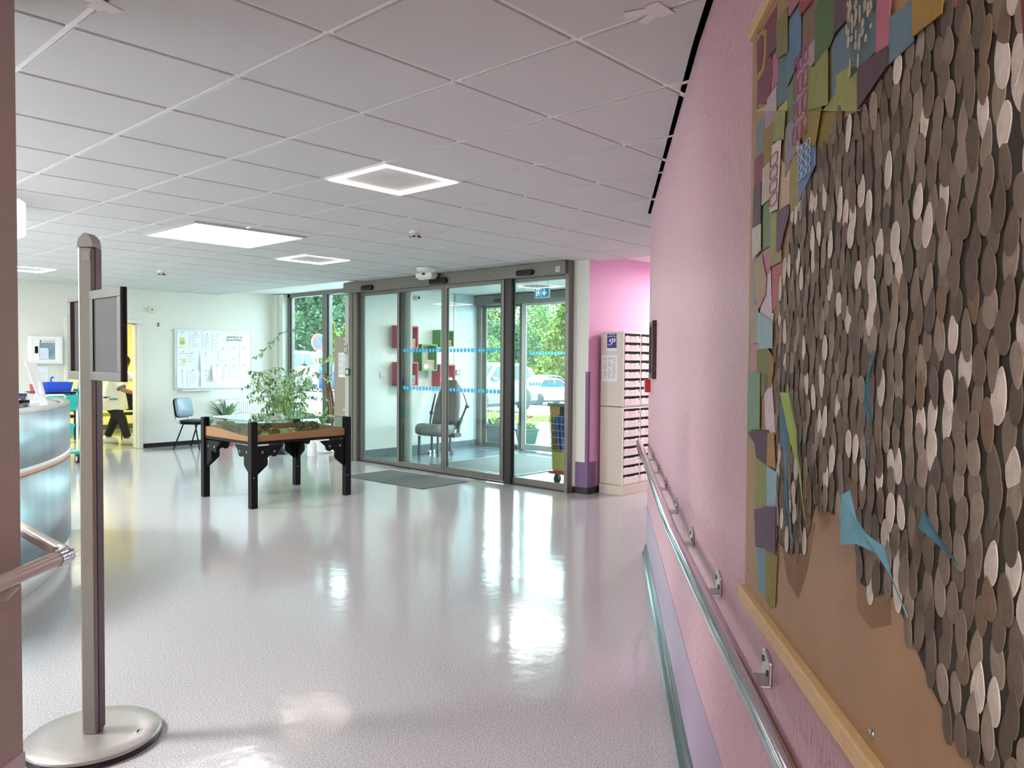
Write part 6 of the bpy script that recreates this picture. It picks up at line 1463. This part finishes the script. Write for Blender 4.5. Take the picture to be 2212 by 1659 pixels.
def person():
    # local x = the way she faces, y = away to her left, z up
    ang=math.atan2(R_.y,R_.x)
    t=thing('person','person in white tunic with blue trim and black trousers bending and reaching in the doorway','person',(5.17,13.74,0),ang)
    skin=M('skin',(160,110,84),.5,spec=.4)
    Vx=[]; E=[]
    def a(x,y,z,r,r2=None): Vx.append((x,y,z,r,r2 or r)); return len(Vx)-1
    def ln(*i): E.extend(zip(i[:-1],i[1:]))
    pel=a(-.06,0,.80,.13,.15); w=a(-.04,0,.95,.115,.14); ch=a(.04,0,1.12,.115,.155); nk=a(.105,0,1.235,.05); hb=a(.14,0,1.30,.058); hm=a(.155,0,1.37,.085,.078); ht=a(.14,0,1.44,.06)
    ln(pel,w,ch,nk,hb,hm,ht)
    hands=[]
    for s,el,wr,hd in((-1,(.22,-.22,.92),(.38,-.20,.875),(.45,-.19,.865)),(1,(.26,.19,1.10),(.37,.17,1.22),(.41,.16,1.29))):
        sh=a(.06,s*.185,1.15,.062); e=a(*el,.043); wv=a(*wr,.030); pm_=a(*hd,.032,.016); ln(ch,sh,e,wv,pm_)
        d=(V(hd)-V(wr)).normalized(); side=V((0,1,0)) ; up=d.cross(side).normalized()
        for k in range(4):
            o=(k-1.5)*.017; b=a(*(V(hd)+d*.03+side*o),.009); m_=a(*(V(hd)+d*(.058+.006*(1.5-abs(k-1.5)))+side*o*1.1-up*.008),.008); tp=a(*(V(hd)+d*(.080+.008*(1.5-abs(k-1.5)))+side*o*1.1-up*.022),.007); ln(pm_,b,m_,tp)
        b=a(*(V(hd)-d*.005-side*.030*s),.010); tp=a(*(V(hd)+d*.03-side*.05*s-up*.01),.008); ln(pm_,b,tp)
    for s,kn,an,toe in((-1,(.13,-.09,.44),(.235,-.10,.09),(.37,-.11,.04)),(1,(-.06,.09,.43),(-.20,.10,.10),(-.07,.11,.035))):
        hp=a(-.05,s*.10,.74,.095,.10); k=a(*kn,.062); cf=a(*(V(kn).lerp(V(an),.35)),.055); n_=a(*an,.036); tt=a(*toe,.034); ln(pel,hp,k,cf,n_,tt)
    skin_mesh('body',Vx,E,skin,t)
    # face: nose, eye, mouth, ear
    m=MB(); m.ball((.226,0,1.355),.014,.010,.015); m.build('nose',skin,t)
    m=MB()
    for s in(-1,1): m.ball((.216,s*.028,1.38),.006,.009,.006)
    m.build('eye',M('eye_dark',(30,24,22),.3),t)
    MB().ball((.214,0,1.325),.008,.020,.005).build('mouth',M('lip',(150,80,74),.5),t)
    m=MB()
    for s in(-1,1): m.ball((.145,s*.074,1.365),.016,.009,.026)
    m.build('ear',skin,t)
    hair=M('hair_black',(24,20,20),.55)
    m=MB(); m.ball((.128,0,1.41),.108,.098,.092,18,12); m.ball((.055,0,1.36),.06,.07,.075,14,10); m.build('hair',hair,t)
    tu=M('tunic_white',(236,236,230),.7,bump=(26,.25)); bt=M('tunic_blue',(94,146,170),.6)
    # tunic as loft of rings
    def loft(rings,mt,nm,n=24,close=True):
        m=MB(); vs=[]
        for cx,cy,z,rx,ry,tz in rings:
            for i in range(n):
                A=2*PI*i/n; vs.append((cx+rx*math.cos(A),cy+ry*math.sin(A),z+tz*math.cos(A)+(.008*math.sin(5*A) if z<.7 else 0)))
        fs=[(j*n+i,j*n+(i+1)%n,(j+1)*n+(i+1)%n,(j+1)*n+i) for j in range(len(rings)-1) for i in range(n)]
        m.add(vs,fs,True); 
        if close: m.add(vs,[tuple(range((len(rings)-1)*n,len(rings)*n))])
        return m.build(nm,mt,t)
    loft([(-.03,0,.585,.205,.235,0),(-.04,0,.70,.20,.23,0),(-.04,0,.85,.175,.20,0),(-.01,0,1.0,.165,.19,-.01),(.045,0,1.12,.16,.205,-.02),(.08,0,1.19,.12,.17,-.03),(.105,0,1.235,.07,.08,-.03)],tu,'tunic')
    loft([(.10,0,1.225,.078,.088,-.03),(.112,0,1.25,.066,.076,-.03)],bt,'collar',close=False)
    for s,el in((-1,V((.22,-.22,.92))),(1,V((.26,.19,1.10)))):
        sh=V((.06,s*.185,1.15)); q=sh.lerp(el,.82); MB().tube([sh-(q-sh)*.15,sh.lerp(q,.4),q],[.088,.08,.072],14,cap=False).build('sleeve',tu,t); MB().tube([q-(q-sh)*.03,q+(q-sh)*.07],[.075,.075],14,cap=False).build('cuff',bt,t)
    MB().box(.0,.13,-.238,-.206,.755,.785).build('pocket_trim',bt,t,bevel=.006)
    MB().box(.10,.16,-.185,-.165,1.03,1.06).build('badge',M('badge_green',(70,120,90),.5),t)
    tr=M('trousers_black',(20,20,24),.7)
    for s,kn,an in((-1,(.13,-.09,.44),(.235,-.10,.12)),(1,(-.06,.09,.43),(-.20,.10,.13))):
        MB().tube([(-.05,s*.09,.80),(-.045,s*.095,.66),V(kn),V(kn).lerp(V(an),.5),V(an)],[.125,.112,.080,.068,.058],16).build('trouser_leg',tr,t)
    sh_=M('shoe_white',(234,232,222),.6)
    for (x,y,z),tz in(((.235,-.10,0),0),((-.20,.10,0),.0)):
        m=MB(); rings=[(-.085,.03,.05),(-.06,.04,.085),(0,.042,.085),(.06,.045,.062),(.12,.047,.045),(.16,.036,.03),(.175,.015,.012)]; vs=[];n=12
        for xx,w_,h_ in rings:
            for i in range(n): A=2*PI*i/n; vs.append((x+xx,y+w_*math.cos(A),max(.004,.022+h_*.5+ (h_*.5+.02)*math.sin(A))))
        m.add(vs,[(j*n+i,j*n+(i+1)%n,(j+1)*n+(i+1)%n,(j+1)*n+i) for j in range(6) for i in range(n)]+[tuple(range(n))[::-1],tuple(range(6*n,7*n))],True); o=m.build('shoe',sh_,t)
        MB().box(x-.09,x+.165,y-.044,y+.044,.001,.024).build('sole',M('sole_grey',(206,200,186),.6),o,bevel=.01)
        m=MB()
        for k in range(4): m.box(x+.02+k*.022,x+.028+k*.022,y-.025,y+.025,.098-.012*k,.104-.012*k)
        m.build('lace',white_pl,o)
person()
# ------------------------------------------------------------------ light and view
w=bpy.data.worlds.new('sky'); sc.world=w; w.use_nodes=True; nt=w.node_tree; b=nt.nodes['Background']
tc=nt.nodes.new('ShaderNodeTexCoord'); sx=nt.nodes.new('ShaderNodeSeparateXYZ'); cr=nt.nodes.new('ShaderNodeValToRGB')
nt.links.new(tc.outputs['Generated'],sx.inputs[0]); nt.links.new(sx.outputs['Z'],cr.inputs['Fac']); nt.links.new(cr.outputs['Color'],b.inputs['Color'])
cr.color_ramp.elements[0].position=0; cr.color_ramp.elements[0].color=(.86,.95,1,1); cr.color_ramp.elements[1].position=.6; cr.color_ramp.elements[1].color=(.62,.80,1,1)
b.inputs['Strength'].default_value=SKY
def light(kind,name,loc,energy,color=(1,1,1),size=1,size_y=None,target=None,rot=None):
    l=bpy.data.lights.new(name,kind); l.energy=energy; l.color=color; o=bpy.data.objects.new(name,l); col.objects.link(o); o.location=loc
    if kind=='AREA':
        l.size=size
        if size_y: l.shape='RECTANGLE'; l.size_y=size_y
    if target is not None: o.rotation_euler=(V(target)-V(loc)).to_track_quat('-Z','Y').to_euler()
    if rot: o.rotation_euler=rot
    return o
s=light('SUN','sun',(20,-10,30),SUN,(1,.96,.88)); s.data.angle=math.radians(25); s.rotation_euler=V((.25,.75,-1.25)).to_track_quat('-Z','Y').to_euler()
# unseen fill lamps added: corridor behind the camera, lobby beside the desk, back room
light('AREA','corridor_fill',(-2.1,-.9,2.53),LAMP*.8,(1,.98,.95),.9,target=(-2.1,-.9,0))
for x,y in((.5,9.2),(-2,5.5),(-2,10.5),(-.6,4.6)): light('AREA','lobby_fill',(x,y,2.53),LAMP,(.97,.98,1),.6,target=(x,y,0))
light('AREA','room_fill',(4.8,14.6,2.55),LAMP*.8,(1,1,.95),1.0,target=(4.8,14.6,0))
light('AREA','vestibule_lamp',(8.3,7.2,2.45),LAMP*.4,(1,1,1),.8,target=(8.3,7.2,0))
light('AREA','alcove_fill',(8.6,4.05,2.55),LAMP*.35,(1,1,1),.6,target=(8.6,4.05,0))  # unseen fill light, added to brighten the alcove and letterboxes
for (x,y),r,sx_,sy_ in(((7.80,10.45),PI/2,1.8,2.4),): pass
def portal(loc,w_,h_,target):
    o=light('AREA','window_portal',loc,1,(1,1,1),w_,h_,target=target); o.data.cycles.is_portal=True
portal((-6.3,9,1.5),5,2.2,(0,9,1.5)); portal((7.83,10.95,1.3),2.9,2.5,(0,10.95,1.3)); portal((9.6,7.28,1.2),4.0,2.4,(0,7.28,1.2)); portal((10.35,4.08,1.2),1.7,2.4,(0,4.08,1.2))
vs=sc.view_settings; vs.view_transform='Standard'; vs.look='None'; vs.gamma=1; vs.use_curve_mapping=False; vs.exposure=EXPO
sc.cycles.use_denoising=True
sc.cycles.max_bounces=10; sc.cycles.diffuse_bounces=6; sc.cycles.glossy_bounces=4; sc.cycles.transparent_max_bounces=24; sc.cycles.sample_clamp_indirect=6; sc.cycles.caustics_reflective=False; sc.cycles.caustics_refractive=False
